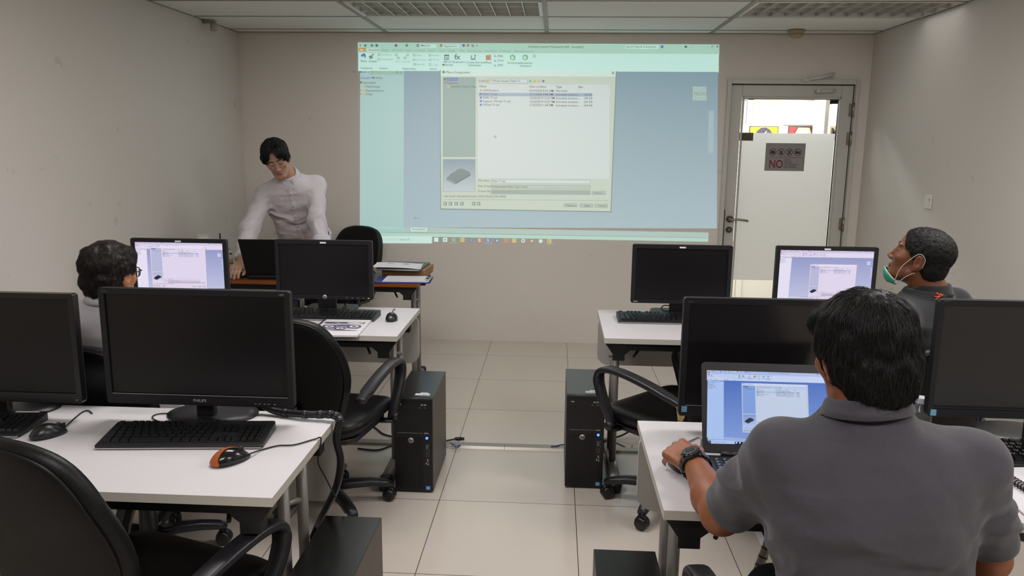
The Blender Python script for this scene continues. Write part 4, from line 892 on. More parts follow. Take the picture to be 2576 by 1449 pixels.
def cable(name, label, pts, r=.0022, m=None, k=7, cat='cable', group=None):
    o = MB().tube(spline(pts, k), r, 7).build(name, m or M_cable); tag(o, label, cat, group); return o
D_ = lambda x, y, z=.7334: atZ(x, y, z)
cable('mouse_cable', 'thin black cable running from the orange mouse over the desk edge to the floor', [D_(630, 1141, .742), D_(660, 1131), D_(700, 1121), D_(740, 1119), Vector((-.178, -3.55, .7335)), Vector((-.161, -3.546, .7325)), atY(800, 1160, -3.54), atY(818, 1200, -3.52), atY(845, 1252, -3.46), atY(868, 1291, -3.42)], .0021)
cable('mouse_cable', 'thin black cable looping away from the mouse at the left frame edge', [D_(152, 1083, .745), D_(170, 1068, .736), D_(190, 1050), D_(208, 1036), D_(222, 1033), D_(232, 1040)], .0020)
cable('keyboard_cable', 'thin black cable loop on the desk beside the large left monitor stand', [D_(462, 1043), D_(425, 1040), D_(395, 1042), D_(383, 1050), D_(400, 1060), D_(440, 1063)], .0020)
cable('mouse_cable', 'short thin cable rising from the mouse on the second left desk', [D_(986, 790, .742), D_(988, 782, .737), D_(992, 777, .735), D_(994, 779, .733)], .0018)
cable('monitor_cable', 'black cable hanging under the dark monitor with the round logo', [atY(868, 760, -1.882), atY(868, 766, -1.86), D_(870, 772, .7505), D_(862, 774, .7505)], .003)
cable('monitor_cable', 'black cable loop below the dark monitor on the second right desk', [atY(1690, 770, -1.785), atY(1672, 768, -1.783), atY(1664, 774, -1.78), D_(1668, 781, .7505), D_(1684, 783, .7505)], .0026)
cable('mouse_cable', 'thin pale cable behind the hand beside the laptop', [Vector((.80, -3.595, .742)), D_(1740, 1107), D_(1762, 1102), Vector((.90, -3.53, .7325))], .0018, mat('grey_cable', '8e8a88', .5))
# cable sleeve over the desk edge
M_sleeve = mat('cable_sleeve', '131316', .4, var=.1)
sv = thing('cable_sleeve', 'thick black cable bundle bending over the edge of the left foreground desk', 'cable bundle', (0, 0, 0))
sp = spline([Vector((-.44, -3.388, .84)), Vector((-.415, -3.352, .775)), D_(690, 1033, .746), D_(760, 1042, .747), Vector((-.20, -3.395, .750)), Vector((-.166, -3.402, .752)), Vector((-.147, -3.410, .738)), atY(846, 1105, -3.42), atY(857, 1160, -3.42), atY(846, 1225, -3.42), atY(815, 1290, -3.39), atY(800, 1322, -3.36)], 6)
MB().tube(sp, .0112, 12).build('sleeve', M_sleeve, sv)
for i in range(14, 38, 4):
    a, b = Vector(sp[i]), Vector(sp[i + 1]); MB().tube([a, a + (b - a).normalized() * .018], .0128, 12).build('spiral_wrap', mat('sleeve_wrap', '1f1f23', .3), sv)
for q, (px, py) in enumerate(((776, 1352), (786, 1342), (796, 1334))):
    MB().tube(spline([sp[-1] + Vector((.004 * (q - 1), 0, .01)), atY(px + 8, py - 8, -3.36), atY(px - 4, py + 22, -3.36), atY(px - 8, py + 60, -3.36)], 5), .0035, 7).build('loose_cable', M_cable, sv)

# ---- spiral booklet with a printed motorbike-like machine picture, white notebook
M_page = mat('paper_white', 'dcd9dd', .6, var=.02); M_print = mat('print_dark', '4c485a', .6); M_printm = mat('print_mid', '8d889c', .6); M_coil = mat('binding_coil', '16161c', .35)
bk = thing('spiral_booklet', 'spiral bound booklet with a grey printed machine picture on the second left desk', 'booklet', (-.462, -2.243, DZ + .001), math.radians(2))
MB().box((-.105, -.148, 0), (.105, .148, .009)).build('pages', M_page, bk, bevel=.001)
pc = MB()
def P2(poly, m, l=0): pc.prism(poly, (0, 0, .0091 + l * .0002), X3, Y3, Z3, 0, .0002, m)
P2([(-.095, .060), (.09, .060), (.09, .100), (-.095, .100)], 1); P2([(.0, .070), (.06, .066), (.085, .082), (.05, .092), (.01, .088)], 2, 1); P2([(-.09, .064), (-.03, .066), (-.05, .085), (-.09, .088)], 0, 1); P2([(-.02, .072), (.02, .07), (.0, .09), (-.03, .088)], 0, 1)
P2([(-.095, .040), (-.03, .046), (.03, .050), (.075, .040), (.09, .0), (.08, -.035), (.03, -.03), (.0, -.055), (-.06, -.055), (-.085, -.02)], 1)
for cx, cy, r in ((-.055, .005, .030), (.055, .012, .032), (.0, -.028, .024)): P2(circ(r, 22, (cx, cy)), 0, 1); P2(circ(r * .68, 20, (cx, cy)), 2, 2); P2(circ(r * .32, 14, (cx, cy)), 0, 3)
P2([(-.03, .02), (.03, .028), (.025, .042), (-.025, .038)], 0, 1); P2([(.01, -.05), (.085, -.062), (.085, -.068), (-.05, -.068)], 0, 1)
pc.build('printed_picture', [M_print, M_printm, M_page], bk)
co = MB()
for k in range(26):
    y = -.14 + k * .0112; co.tube([(-.108 + .007 * math.cos(a), y + .001 * a, .006 + .007 * math.sin(a)) for a in [2 * PI * q / 10 for q in range(11)]], .0011, 5, cap=False)
co.build('binding_coil', M_coil, bk)
nb = thing('notebook', 'white closed notebook half hidden by the chair, left of the spiral booklet', 'notebook', (-.748, -2.185, DZ), math.radians(-4))
MB().box((-.098, -.070, 0), (.098, .070, .006)).build('pages', M_page, nb, bevel=.001); MB().box((-.099, -.071, .006), (.099, .071, .0075)).build('cover', mat('cover_white', 'd6d3de', .5), nb)
bx = thing('black_adapter_box', 'black box standing left of the monitor stand on the second left desk', 'box', (-.868, -1.83, DZ))
MB().box((-.085, -.03, 0), (.085, .03, .052)).build('box_body', M_blackp, bx, bevel=.004); MB().box((.088, -.025, .004), (.104, .005, .05)).box((.0845, -.02, .02), (.089, 0, .03)).build('metal_bracket', M_steel, bx, bevel=.002)

# ---- instructor desk
lt = thing('laptop', 'black open laptop seen from behind on the brown desk', 'laptop', (-1.19, -1.035, DZ), math.radians(3))
MB().box((-.185, .0, .004), (.185, .25, .024)).build('laptop_base', M_bezel2, lt, bevel=.004); MB().box((-.17, -.004, .008), (.17, .012, .026)).build('hinge_bar', M_blackp, lt, bevel=.003)
tl = math.radians(19); up = Vector((-.06, -math.sin(tl), math.cos(tl))).normalized(); nn = X3.cross(up)
MB().prism([(-.187, 0), (.187, 0), (.187, .245), (-.187, .245)], (0, .008, .022), X3, up, nn, -.004, .004).build('laptop_lid', mat('laptop_lid_black', '060607', .35, var=.05), lt, bevel=.003)
for k in range(4): MB().box((-.16, .06 + k * .019, .024), (.16, .076 + k * .019, .0255)).build('key_row', M_key, lt)
make_mouse('red and black mouse under the right hand of the standing man', (-1.425, -.985, DZ), PI - .3, .095, .055, .030)
cu = atY(508, 590, -.74)
tb = thing('tissue_box', 'pale box under the paper cup behind the left lit monitor', 'box', (cu.x, -.74, DZ)); MB().box((-.09, -.06, 0), (.09, .06, .10)).build('box_body', mat('box_pale', 'b9b29c', .6), tb, bevel=.004); MB().prism([(-.05, -.02), (.05, -.02), (.05, .02), (-.05, .02)], (0, 0, .1), X3, Y3, Z3, 0, .0006).build('box_slot', M_dark, tb)
cp = thing('paper_cup', 'white paper cup with a brown print standing above the left lit monitor', 'cup', (cu.x, -.74, DZ + .10))
hgt = cu.z - DZ - .10
MB().lathe([(0, .003), (.030, .003), (.031, 0), (.041, hgt - .004), (.0395, hgt - .004), (.030, .006), (0, .006)], n=28).build('cup_wall', mat('cup_white', 'd8d2c4', .6, var=.03), cp)
MB().lathe([(.0405, hgt - .006), (.043, hgt - .004), (.043, hgt), (.040, hgt)], n=28).build('rolled_rim', mat('cup_rim', 'dcd8cc', .5), cp)
MB().prism([(-.010, .02), (.012, .018), (.015, .04), (.002, .05), (-.012, .042)], (.0, -.0385, hgt - .075), X3, Vector((0, -.12, 1)), -Y3, 0, .0008).build('cup_print', mat('cup_print', 'a58d72', .6), cp)
rp = atY(553, 587, -.56)
ro = thing('wireless_router', 'thin black antenna rising from a router behind the left lit monitor', 'router', (rp.x - .06, -.56, DZ)); MB().box((-.07, -.04, 0), (.07, .04, .03)).build('router_body', M_blackp, ro, bevel=.004); MB().tube([(.06, 0, .028), (.06, 0, rp.z - DZ)], .005, 8).build('antenna', M_blackp, ro)
sb = atZ(576, 668, DZ)
bt = thing('spray_bottle', 'white pump bottle with a yellow label beside the lit monitor on the brown desk', 'bottle', (sb.x, sb.y, DZ)); 
MB().lathe([(0, 0), (.026, 0), (.028, .004), (.028, .075), (.022, .095), (.012, .108), (.012, .112), (0, .112)], n=22).build('bottle_body', mat('bottle_white', 'ccccc4', .4), bt)
MB().lathe([(.0284, .012), (.0284, .05)], n=22).build('yellow_label', mat('label_yellow', 'b49d55', .5), bt)
MB().lathe([(0, .110), (.013, .110), (.013, .128), (.006, .132), (.005, .150), (0, .150)], n=16).tube([(0, 0, .146), (.0, -.03, .143)], .005, 8).build('pump', mat('pump_white', 'd4d4ce', .4), bt)
MB().box((.020, -.03, .082), (.034, -.02, .088)).build('black_clip', M_dark, bt)
yc = thing('yellow_cloth', 'crumpled yellow cloth beside the pump bottle on the brown desk', 'cloth', (-1.55, -.86, DZ + .008))
def cfn(x, y, q): return (x, y, .012 + q * (1 + .5 * math.sin(60 * x + 30 * y)) + .006 * math.sin(80 * y))
MB().pillow(rr(.15, .09, .03, 6), .014, cfn).build('cloth_fold', mat('cloth_yellow', 'a4904c', .9, var=.2), yc)
bc = thing('black_pouch', 'flat black pouch in front of the yellow cloth on the brown desk', 'pouch', (-1.575, -.975, DZ)); MB().pillow(rr(.16, .07, .025, 6), .014, lambda x, y, q: (x, y, .0145 + q)).build('pouch_body', M_leather, bc); MB().tube([(-.06, 0, .029), (.06, .004, .029)], .002, 6).build('zip', M_blackp, bc)
# stack at the right end of the brown desk
tn = thing('cardboard_box', 'flat brown box lying under the loose papers on the brown desk', 'box', (-.455, -.66, DZ), math.radians(-3)); MB().box((-.14, -.14, 0), (.135, .14, .036)).build('box_body', mat('cardboard', '9a7650', .7, var=.1), tn, bevel=.003); MB().box((-.02, -.141, .0362), (.02, .14, .0366)).build('tape_strip', mat('tape_tan', 'b0906a', .4), tn)
fo = thing('grey_folder', 'dark grey-green folder lying on the brown box under the papers', 'folder', (-.475, -.70, DZ + .0375), math.radians(-3)); MB().box((-.145, -.15, 0), (.135, .15, .003)).box((-.145, -.15, .010), (.135, .15, .013)).box((.127, -.15, .003), (.135, .15, .010)).build('folder_cover', mat('folder_green', '4f5a55', .5), fo, bevel=.001); MB().box((-.14, -.146, .003), (.126, .146, .010)).build('pages', M_page, fo)
pp = thing('loose_papers', 'sheaf of loose white papers with small black sketches on the brown desk', 'papers', (-.515, -.74, DZ + .0512), math.radians(-4))
def sheet(mb, x, y, rot, z, w=.21, h=.297, curl=.0):
    R = Matrix.Rotation(rot, 3, 'Z'); n = 10; vs = []
    for s_ in (0, .0004):
        for i in range(n + 1):
            for sx in (-1, 1):
                v = R @ Vector((sx * w / 2, -h / 2 + h * i / n, 0)); vs.append((x + v.x, y + v.y, z + s_ + curl * (1 - i / n) ** 3 * .03 * (-1)))
    m = 2 * (n + 1); fs = []
    for i in range(n): a = 2 * i; fs += [(m + a, m + a + 1, m + a + 3, m + a + 2), (a, a + 2, a + 3, a + 1)]
    mb.add(vs, fs)
for q in range(5):
    b = MB(); sheet(b, .004 * q, -.006 * q, .04 * q + 1.57, .002 + q * .0022, curl=.10 * q); b.build('paper_sheet', M_page, pp)
sk = MB()
for poly in ([(-.06, .0), (-.045, .008), (-.03, .006), (-.02, .009), (-.02, .012), (-.04, .011), (-.055, .014)], [(.03, .02), (.05, .03), (.07, .026), (.066, .022), (.05, .024), (.04, .016)], [(.045, .008), (.075, .014), (.085, .010), (.06, .004)]): sk.prism(poly, (0, .0, .0125), X3, Y3, Z3, 0, .0003)
sk.build('ink_sketch', M_dark, pp)
cbd = thing('clipboard', 'blue clipboard holding white forms, overhanging the right end of the brown desk', 'clipboard', (-.425, -.972, DZ), math.radians(3)); CBL, CBW = .34, .205
MB().prism(rr(CBL, CBW, .012, 4), (0, 0, 0), X3, Y3, Z3, 0, .006).build('board', mat('clip_blue', '1f3a8c', .35), cbd, bevel=.001)
for q in range(3): MB().box((-.12 + .004 * q, -.092 + .003 * q, .006 + q * .002), (.155 + .004 * q, .088 + .003 * q, .0078 + q * .002)).build('form_sheet', M_page, cbd)
ln = MB()
for q in range(9): ln.box((-.10, -.075 + q * .018, .0122), (.13 - .03 * (q % 3), -.0742 + q * .018, .0124))
ln.build('form_lines', mat('form_line_grey', '8d9690', .6), cbd)
MB().box((.135, -.06, .011), (.168, .06, .020)).build('metal_clip', M_steel, cbd, bevel=.003)
for y in (-.045, .045): MB().obox((.150, y, .022), (.010, .022, .005), Matrix.Rotation(.5, 3, 'Z')).build('clip_lever', M_dark, cbd)
br_ = thing('leather_pouch', 'small brown leather pouch with a dark strap beside the clipboard', 'pouch', (-.645, -.955, DZ), .3); MB().pillow(rr(.07, .09, .03, 6), .030, lambda x, y, q: (x, y, .031 + q)).build('pouch_body', mat('brown_leather', '6a4a36', .5, var=.2), br_); MB().tube(spline([(-.03, -.04, .045), (0, -.045, .062), (.03, -.03, .05), (.035, .02, .03), (.02, .05, .01)], 5), .004, 7).build('strap', M_dark, br_)

# ---- right foreground desk
lp = thing('laptop', 'open black laptop with a blue lit screen on the right foreground desk', 'laptop', (1.0795, -3.622, DZ), math.radians(-1.0))
MB().prism(rr(.377, .255, .012, 4), (0, -.128, .004), X3, Y3, Z3, 0, .019).build('laptop_base', M_kb, lp, bevel=.002)
MB().prism(rr(.315, .105, .004, 3), (-.012, -.075, .0225), X3, Y3, Z3, 0, .0012).build('key_well', M_dark, lp)
ky = MB(); kl = MB()
for r in range(6):
    m = (15, 14, 14, 13, 12, 9)[r]
    for k in range(m):
        x0 = -.168 + .312 * k / m; x1 = -.168 + .312 * (k + 1) / m; y1 = -.024 - r * .0172; y0 = y1 - .0172
        ky.box((x0 + .0012, y0 + .0012, .0235), (x1 - .0012, y1 - .0012, .0262)); kl.box((x0 + .005, y0 + .008, .0262), (x0 + .011, y0 + .0095, .0264)); kl.box((x0 + .005, y0 + .004, .0262), (x0 + .009, y0 + .0052, .0264))
ky.build('keys', M_key, lp); kl.build('key_legends', M_legend, lp)
MB().prism(rr(.105, .065, .004, 3), (-.02, -.195, .023), X3, Y3, Z3, 0, .0008).build('touchpad', M_bezel2, lp)
for x in (-.115, .115): MB().tube([(x - .028, .001, .026), (x + .028, .001, .026)], .0075, 12).build('hinge', M_blackp, lp)
ta = math.radians(22.5); up = Vector((0, math.sin(ta), math.cos(ta))); nrm = X3.cross(up)
ld_ = MB().prism(rr(.379, .243, .012, 4, (0, .1235)), (0, .004, .024), X3, up, nrm, -.008, 0).build('screen_lid', mat('laptop_bezel', '222226', .45, var=.06, bump=.04, bscale=600), lp, bevel=.002)
M_lap = mat_ui('laptop_lit_display', '05060c', .35, .3, 1.0)
draw_ui(lp, Vector((-.176, .004, .024)) + up * .222 + nrm * .0004, X3 * .347, -up * .195, nrm, 'lap', .95, 0, dl(1.03, .98, .262, .165), M=M_lap, eps=.00008)
wb = thing('water_bottle', 'clear plastic bottle with a white cap beside the charcoal polo shirt', 'bottle', (1.563, -3.362, DZ)); wb.scale = (1, 1, .83)
M_pet = mat('clear_plastic', 'e8eeee', .08, trans=.92, ior=1.3, var=.01)
MB().lathe([(0, 0), (.028, 0), (.031, .006), (.031, .075), (.026, .095), (.0165, .112), (.0150, .122), (.0138, .122), (.0152, .112), (.025, .094), (.0298, .075), (.0298, .007), (0, .004)], n=28).build('bottle_body', M_pet, wb)
MB().lathe([(0, .140), (.0155, .140), (.0165, .137), (.0165, .121), (.0155, .119), (0, .119)], n=28).build('bottle_cap', mat('cap_white', 'c9ccd4', .35), wb)
rb = MB()
for k in range(24): a = 2 * PI * k / 24; rb.obox((.0166 * math.cos(a), .0166 * math.sin(a), .129), (.001, .0015, .014), Matrix.Rotation(a, 3, 'Z'))
rb.build('cap_ridges', mat('cap_grey', 'a9acb6', .4), wb)
ps = thing('paper_pad', 'white paper pad under the spiral notebook at the right frame edge', 'paper pad', (1.70, -3.745, DZ), math.radians(-4)); MB().box((-.115, -.13, 0), (.15, .13, .005)).build('pages', M_page, ps, bevel=.0008); MB().box((-.116, -.131, -.0), (.151, .131, .0012)).build('backing_card', mat('card_grey', '8e8a84', .6), ps)
sn = thing('spiral_notebook', 'open spiral notebook with a dark coil on the right foreground desk', 'notebook', (1.775, -3.722, DZ + .0066), math.radians(7)); MB().box((-.125, -.105, 0), (.14, .105, .012)).build('pages', M_page, sn, bevel=.001)
MB().box((-.1262, -.107, -.0002), (.142, .107, .0012)).build('back_cover', mat('cover_grey', '77737a', .5), sn)
co = MB()
for k in range(20):
    y = -.098 + k * .0103; co.tube([(-.130 + .0095 * math.cos(a), y + .0012 * a, .008 + .0095 * math.sin(a)) for a in [2 * PI * q / 12 for q in range(13)]], .0017, 6, cap=False)
co.build('binding_coil', mat('coil_maroon', '2c1720', .35), sn)
fm = thing('face_mask', 'pale blue face mask lying on the spiral notebook at the right frame edge', 'mask', (1.79, -3.67, DZ + .0190), .5)
MB().pillow(rr(.16, .085, .008, 4), .006, lambda x, y, q: (x, y, .010 + q + .018 * math.cos(x * 22) * (1 - abs(y) * 6) + .0018 * math.sin(y * 260))).build('mask_body', mat('mask_blue', '8fb6d8', .7, var=.05), fm)
for s_ in (-1, 1): MB().tube(spline([(s_ * .078, .035, .012), (s_ * .105, .03, .02), (s_ * .12, .0, .012), (s_ * .105, -.03, .004), (s_ * .078, -.036, .010)], 6), .0014, 6).build('ear_loop', mat('loop_white', 'd6dbe2', .7), fm)

# ================================================================== CABLES ON THE FLOOR
fl = lambda x, y, z=.004: atZ(x, y, z)
up_ = thing('usb_plug', 'black cable with a plug lying on the aisle floor beside the left tower', 'cable', (0, 0, 0))
MB().tube(spline([fl(1085, 1110), fl(1110, 1110), fl(1130, 1107), fl(1146, 1104, .007)], 5), .0038, 8).build('cord', M_cable, up_)
a, b = fl(1144, 1103.5, .008), fl(1168, 1103, .008); MB().tube([a, a + (b - a) * .15, a + (b - a) * .7], [.6, 1, 1], 8, flat=(.011, .007), up=(0, 0, 1)).tube([a + (b - a) * .7, b], 1, 8, flat=(.009, .005), up=(0, 0, 1)).build('plug', M_blackp, up_)
cable('red_wire', 'red wire end lying by the cable channel next to the left tower', [fl(1100, 1114), fl(1122, 1112, .006), fl(1136, 1116, .012), fl(1146, 1121, .015)], .003, mat('red_cable', '8c2418', .45))
cable('blue_wire', 'short blue wire tip on the cable channel next to the left tower', [fl(1136, 1123, .016), fl(1148, 1121, .017), fl(1158, 1119, .017)], .004, mat('pale_blue_cable', '4a7fc0', .45))
cable('blue_wire', 'blue cable end lying by the cable channel next to the right tower', [fl(1386, 1123, .017), fl(1400, 1122, .017), fl(1412, 1119, .012), fl(1440, 1117, .004)], .003, mat('blue_cable', '2a2a86', .45))
for q, (lb, P) in enumerate((('black cable sagging across the floor behind the left chair, uppermost of the tangle', [(880, 1085), (930, 1070), (965, 1092), (1000, 1100)]), ('black cable looping behind the left chair towards the tower', [(870, 1108), (930, 1112), (975, 1108), (1005, 1106)]), ('black cable reflected in the floor beside the left chair base', [(900, 1128), (950, 1132), (990, 1118), (1008, 1112)]))):
    cable('floor_cable', lb, [fl(*p, .006) for p in P], .0045)
cable('floor_cable', 'thick black cable leaving the right tower towards the second right desk', [fl(1535, 1103, .01), fl(1565, 1095, .02), fl(1600, 1074, .05), fl(1640, 1050, .05)], .005)
cable('floor_cable', 'grey cable curving on the floor behind the right tower', [fl(1530, 1108, .004), fl(1560, 1118, .004), fl(1585, 1130, .004), fl(1590, 1122, .004)], .003, mat('grey_cable2', '4c5048', .5))
cable('floor_cable', 'thin black cable hanging under the right foreground desk', [Vector((1.02, -3.40, .66)), atY(1922, 1345, -3.42), atY(1950, 1385, -3.45), atY(1965, 1420, -3.5), atY(1975, 1449, -3.5)], .0035)
cable('floor_cable', 'thinner black cable hanging behind the man in the grey polo shirt', [Vector((1.12, -3.38, .66)), atY(1968, 1342, -3.40), atY(1985, 1372, -3.40), atY(2003, 1382, -3.40), atY(2030, 1384, -3.40)], .003)
cd_ = thing('cable_conduit', 'grey spiral cable conduit hanging under the right foreground desk', 'conduit', (0, 0, 0))
cpz = spline([Vector((1.19, -3.40, .655)), atY(1966, 1336, -3.42), atY(1940, 1347, -3.42), atY(1928, 1378, -3.43), atY(1912, 1420, -3.44), atY(1900, 1452, -3.45)], 6)
MB().tube(cpz, .0135, 12).build('conduit_tube', mat('conduit_grey', 'a8a19a', .45, var=.06), cd_)
cr = MB()
for i in (14, 18, 21, 24): a, b_ = Vector(cpz[i]), Vector(cpz[i + 1]); cr.tube([a, a + (b_ - a).normalized() * .004], .0140, 12)
cr.build('conduit_gap', M_dark, cd_)
fp = MB().box((1.33, -2.70, 0), (1.46, -2.58, .004)).build('paper_scrap', M_page); tag(fp, 'white square of paper on the floor under the right foreground desk', 'paper')
# ================================================================== PEOPLE (implicit surfaces meshed to one continuous skin)
f32 = np.float32
def smin(a, b, k):
    h = np.clip(.5 + .5 * (b - a) / k, 0, 1); return b * (1 - h) + a * h - k * h * (1 - h)
def smax(a, b, k): return -smin(-a, -b, k)
def A3(v): return np.array(v, dtype=f32)
def Ell(c, r, R=None):
    c, r = A3(c), A3(r)
    def f(P):
        q = P - c
        if R is not None: q = q @ R
        k0 = np.sqrt(((q / r) ** 2).sum(1)) + 1e-9; k1 = np.sqrt(((q / (r * r)) ** 2).sum(1)) + 1e-9
        return k0 * (k0 - 1) / k1
    return f
def Cone(a, b, ra, rb):
    a, b = A3(a), A3(b); ab = b - a; L2 = float(ab @ ab) + 1e-12
    def f(P):
        q = P - a; t = np.clip((q @ ab) / L2, 0, 1); return np.sqrt(((q - t[:, None] * ab) ** 2).sum(1)) - (ra + (rb - ra) * t)
    return f
def Box(c, hs, r, R=None):
    c, hs = A3(c), A3(hs)
    def f(P):
        q = P - c
        if R is not None: q = q @ R
        q = np.abs(q) - hs; return np.sqrt((np.maximum(q, 0) ** 2).sum(1)) + np.minimum(q.max(1), 0) - r
    return f
def Chain(pts, rs, k=.01):
    fs = [Cone(pts[i], pts[i + 1], rs[i], rs[i + 1]) for i in range(len(pts) - 1)]
    def f(P):
        d = fs[0](P)
        for g in fs[1:]: d = smin(d, g(P), k)
        return d
    return f
def U(fs, k):
    def f(P):
        d = fs[0](P)
        for g in fs[1:]: d = smin(d, g(P), k)
        return d
    return f
def local(f, c, R):
    c, R = A3(c), np.array(R, dtype=f32); return lambda P: f((P - c) @ R)
def hash3(i, j, k):
    n = (i.astype(np.int64) * 374761393 + j.astype(np.int64) * 668265263 + k.astype(np.int64) * 2147483647 % 4294967291) & 0xffffffff
    n = (n ^ (n >> 13)) * 1274126177 & 0xffffffff; return ((n ^ (n >> 16)) & 0xffff).astype(f32) / 32768 - 1
def vnoise(P):
    b = np.floor(P); t = (P - b).astype(f32); t = t * t * (3 - 2 * t); b = b.astype(np.int64); o = 0
    for dx in (0, 1):
        for dy in (0, 1):
            for dz in (0, 1):
                w = (t[:, 0] if dx else 1 - t[:, 0]) * (t[:, 1] if dy else 1 - t[:, 1]) * (t[:, 2] if dz else 1 - t[:, 2])
                o = o + w * hash3(b[:, 0] + dx, b[:, 1] + dy, b[:, 2] + dz)
    return o
def grad(f, P, e=.0015):
    g = np.stack([f(P + A3([e if a == i else 0 for a in range(3)])) - f(P - A3([e if a == i else 0 for a in range(3)])) for i in range(3)], 1)
    return g / (np.linalg.norm(g, axis=1, keepdims=True) + 1e-9)
def evalc(f, P, n=400000):
    return np.concatenate([f(P[i:i + n]) for i in range(0, len(P), n)]) if len(P) else np.zeros(0, f32)
def mesh_sdf(f, lo, hi, h, m=6, refine=True):
    lo = np.array(lo, dtype=np.float64); hi = np.array(hi, dtype=np.float64)
    nb = np.ceil((hi - lo) / (h * m)).astype(int); n = nb * m
    cc = np.stack(np.meshgrid(*[(np.arange(k) + .5) * m - .5 for k in nb], indexing='ij'), -1).reshape(-1, 3)
    dc = evalc(f, (lo + cc * h).astype(f32)).reshape(nb)
    act = np.abs(dc) < 1.35 * m * h
    D = np.repeat(np.repeat(np.repeat(dc, m, 0), m, 1), m, 2).astype(f32)
    am = np.repeat(np.repeat(np.repeat(act, m, 0), m, 1), m, 2)
    ix = np.argwhere(am); D[am] = evalc(f, (lo + ix * h).astype(f32))
    S = D < 0
    cnt = np.zeros(tuple(n - 1), np.int8)
    cr = [(a, b, c) for a in (0, 1) for b in (0, 1) for c in (0, 1)]
    sl = lambda X, o: X[o[0]:n[0] - 1 + o[0], o[1]:n[1] - 1 + o[1], o[2]:n[2] - 1 + o[2]]
    for o in cr: cnt += sl(S, o)
    cell = np.argwhere((cnt > 0) & (cnt < 8)); idx = np.full(tuple(n - 1), -1, np.int32); idx[tuple(cell.T)] = np.arange(len(cell))
    acc = np.zeros((len(cell), 3)); num = np.zeros(len(cell))
    for o in cr:
        for ax in range(3):
            if o[ax]: continue
            p = list(o); p[ax] = 1
            d0 = D[tuple((cell + np.array(o)).T)]; d1 = D[tuple((cell + np.array(p)).T)]; x = (d0 < 0) != (d1 < 0)
            t = np.where(x, d0 / (d0 - d1 + 1e-12), 0); q = np.array(o, float) + np.zeros((len(cell), 3)); q[:, ax] += t
            acc[x] += q[x]; num[x] += 1
    V = lo + (cell + acc / num[:, None]) * h
    F = []
    for ax in range(3):
        b, c = (ax + 1) % 3, (ax + 2) % 3
        s0 = [slice(1, n[i] - 1) for i in range(3)]; s0[ax] = slice(0, n[ax] - 1); s1 = list(s0); s1[ax] = slice(1, n[ax])
        a0, a1 = S[tuple(s0)], S[tuple(s1)]
        e = np.argwhere(a0 != a1); off = np.array([1, 1, 1]); off[ax] = 0; e = e + off
        fl = S[tuple(e.T)]
        def cid(db, dc_):
            q = e.copy(); q[:, b] -= db; q[:, c] -= dc_; return idx[tuple(q.T)]
        Q = np.stack([cid(1, 1), cid(0, 1), cid(0, 0), cid(1, 0)], 1); Q[~fl] = Q[~fl][:, ::-1]; F.append(Q)
    F = np.concatenate(F); F = F[(F >= 0).all(1)]
    if refine:
        for _ in range(2):
            P = V.astype(f32); g = evalc(lambda p: grad(f, p), P); d = evalc(f, P); V = V - g * np.clip(d, -h * .6, h * .6)[:, None]
    return V, F

def headR(yaw, pitch, roll):
    """columns right, forward, up; yaw clockwise from +y, pitch up, roll = top towards own right (degrees)"""
    y, p, r = map(math.radians, (-yaw, pitch, roll))
    M_ = Matrix.Rotation(y, 3, 'Z') @ Matrix.Rotation(p, 3, 'X') @ Matrix.Rotation(r, 3, 'Y')
    return np.array(M_)
def S2(fn): return [fn(1), fn(-1)]
def head_sdf(w=1.0, slim=1.0):
    base = U([Ell((0, -.012, .045), (.075 * w, .094, .080)), Ell((0, .028, .05), (.062 * w, .062, .062)), Ell((0, .040, -.015), (.061 * w * slim, .053, .068)), Ell((0, .036, -.062), (.050 * slim, .048, .044)), Ell((0, .074, -.094), (.022, .019, .020)),
              *S2(lambda s: Cone((s * .054 * slim, .004, -.050), (s * .020, .070, -.092), .014, .015)), *S2(lambda s: Ell((s * .042 * slim, .062, -.010), (.023, .022, .020)))], .022)
    nose = U([Cone((0, .089, .020), (0, .104, -.020), .0065, .0085), Ell((0, .107, -.026), (.0105, .0105, .0090)), *S2(lambda s: Ell((s * .0115, .099, -.030), (.0075, .0095, .0070)))], .005)
    brow = U(S2(lambda s: Ell((s * .029, .083, .036), (.025, .011, .008))), .01)
    sock = U(S2(lambda s: Ell((s * .032, .101, .016), (.019, .013, .012))), .004)
    eye = U(S2(lambda s: Ell((s * .031, .079, .015), (.0165, .0135, .0118))), .004)
    lips = U([Ell((0, .0885, -.0570), (.0220, .0090, .0042)), Ell((0, .0875, -.0655), (.0180, .0090, .0050))], .004)
    grv = Ell((0, .102, -.0608), (.0245, .0085, .0016))
    def ear(s):
        R = np.array(Matrix.Rotation(s * -.35, 3, 'Z') @ Matrix.Rotation(-.18, 3, 'X'))
        o = Ell((s * .079 * w, -.010, .000), (.0085, .0190, .0320), R); i = Ell((s * .0885 * w, -.004, .004), (.0065, .0110, .0200), R); l = Ell((s * .076 * w, -.002, -.030), (.0065, .0085, .0100))
        return lambda P: smax(smin(o(P), l(P), .008), -i(P), .004)
    eL, eR = ear(1), ear(-1)
    def f(P):
        d = base(P); d = smin(d, brow(P), .012); d = smax(d, -sock(P), .010); d = smin(d, eye(P), .004)
        d = smin(d, nose(P), .010); d = smin(d, lips(P), .006); d = smax(d, -grv(P), .003)
        d = smin(d, eL(P), .007); d = smin(d, eR(P), .007); return d
    return f
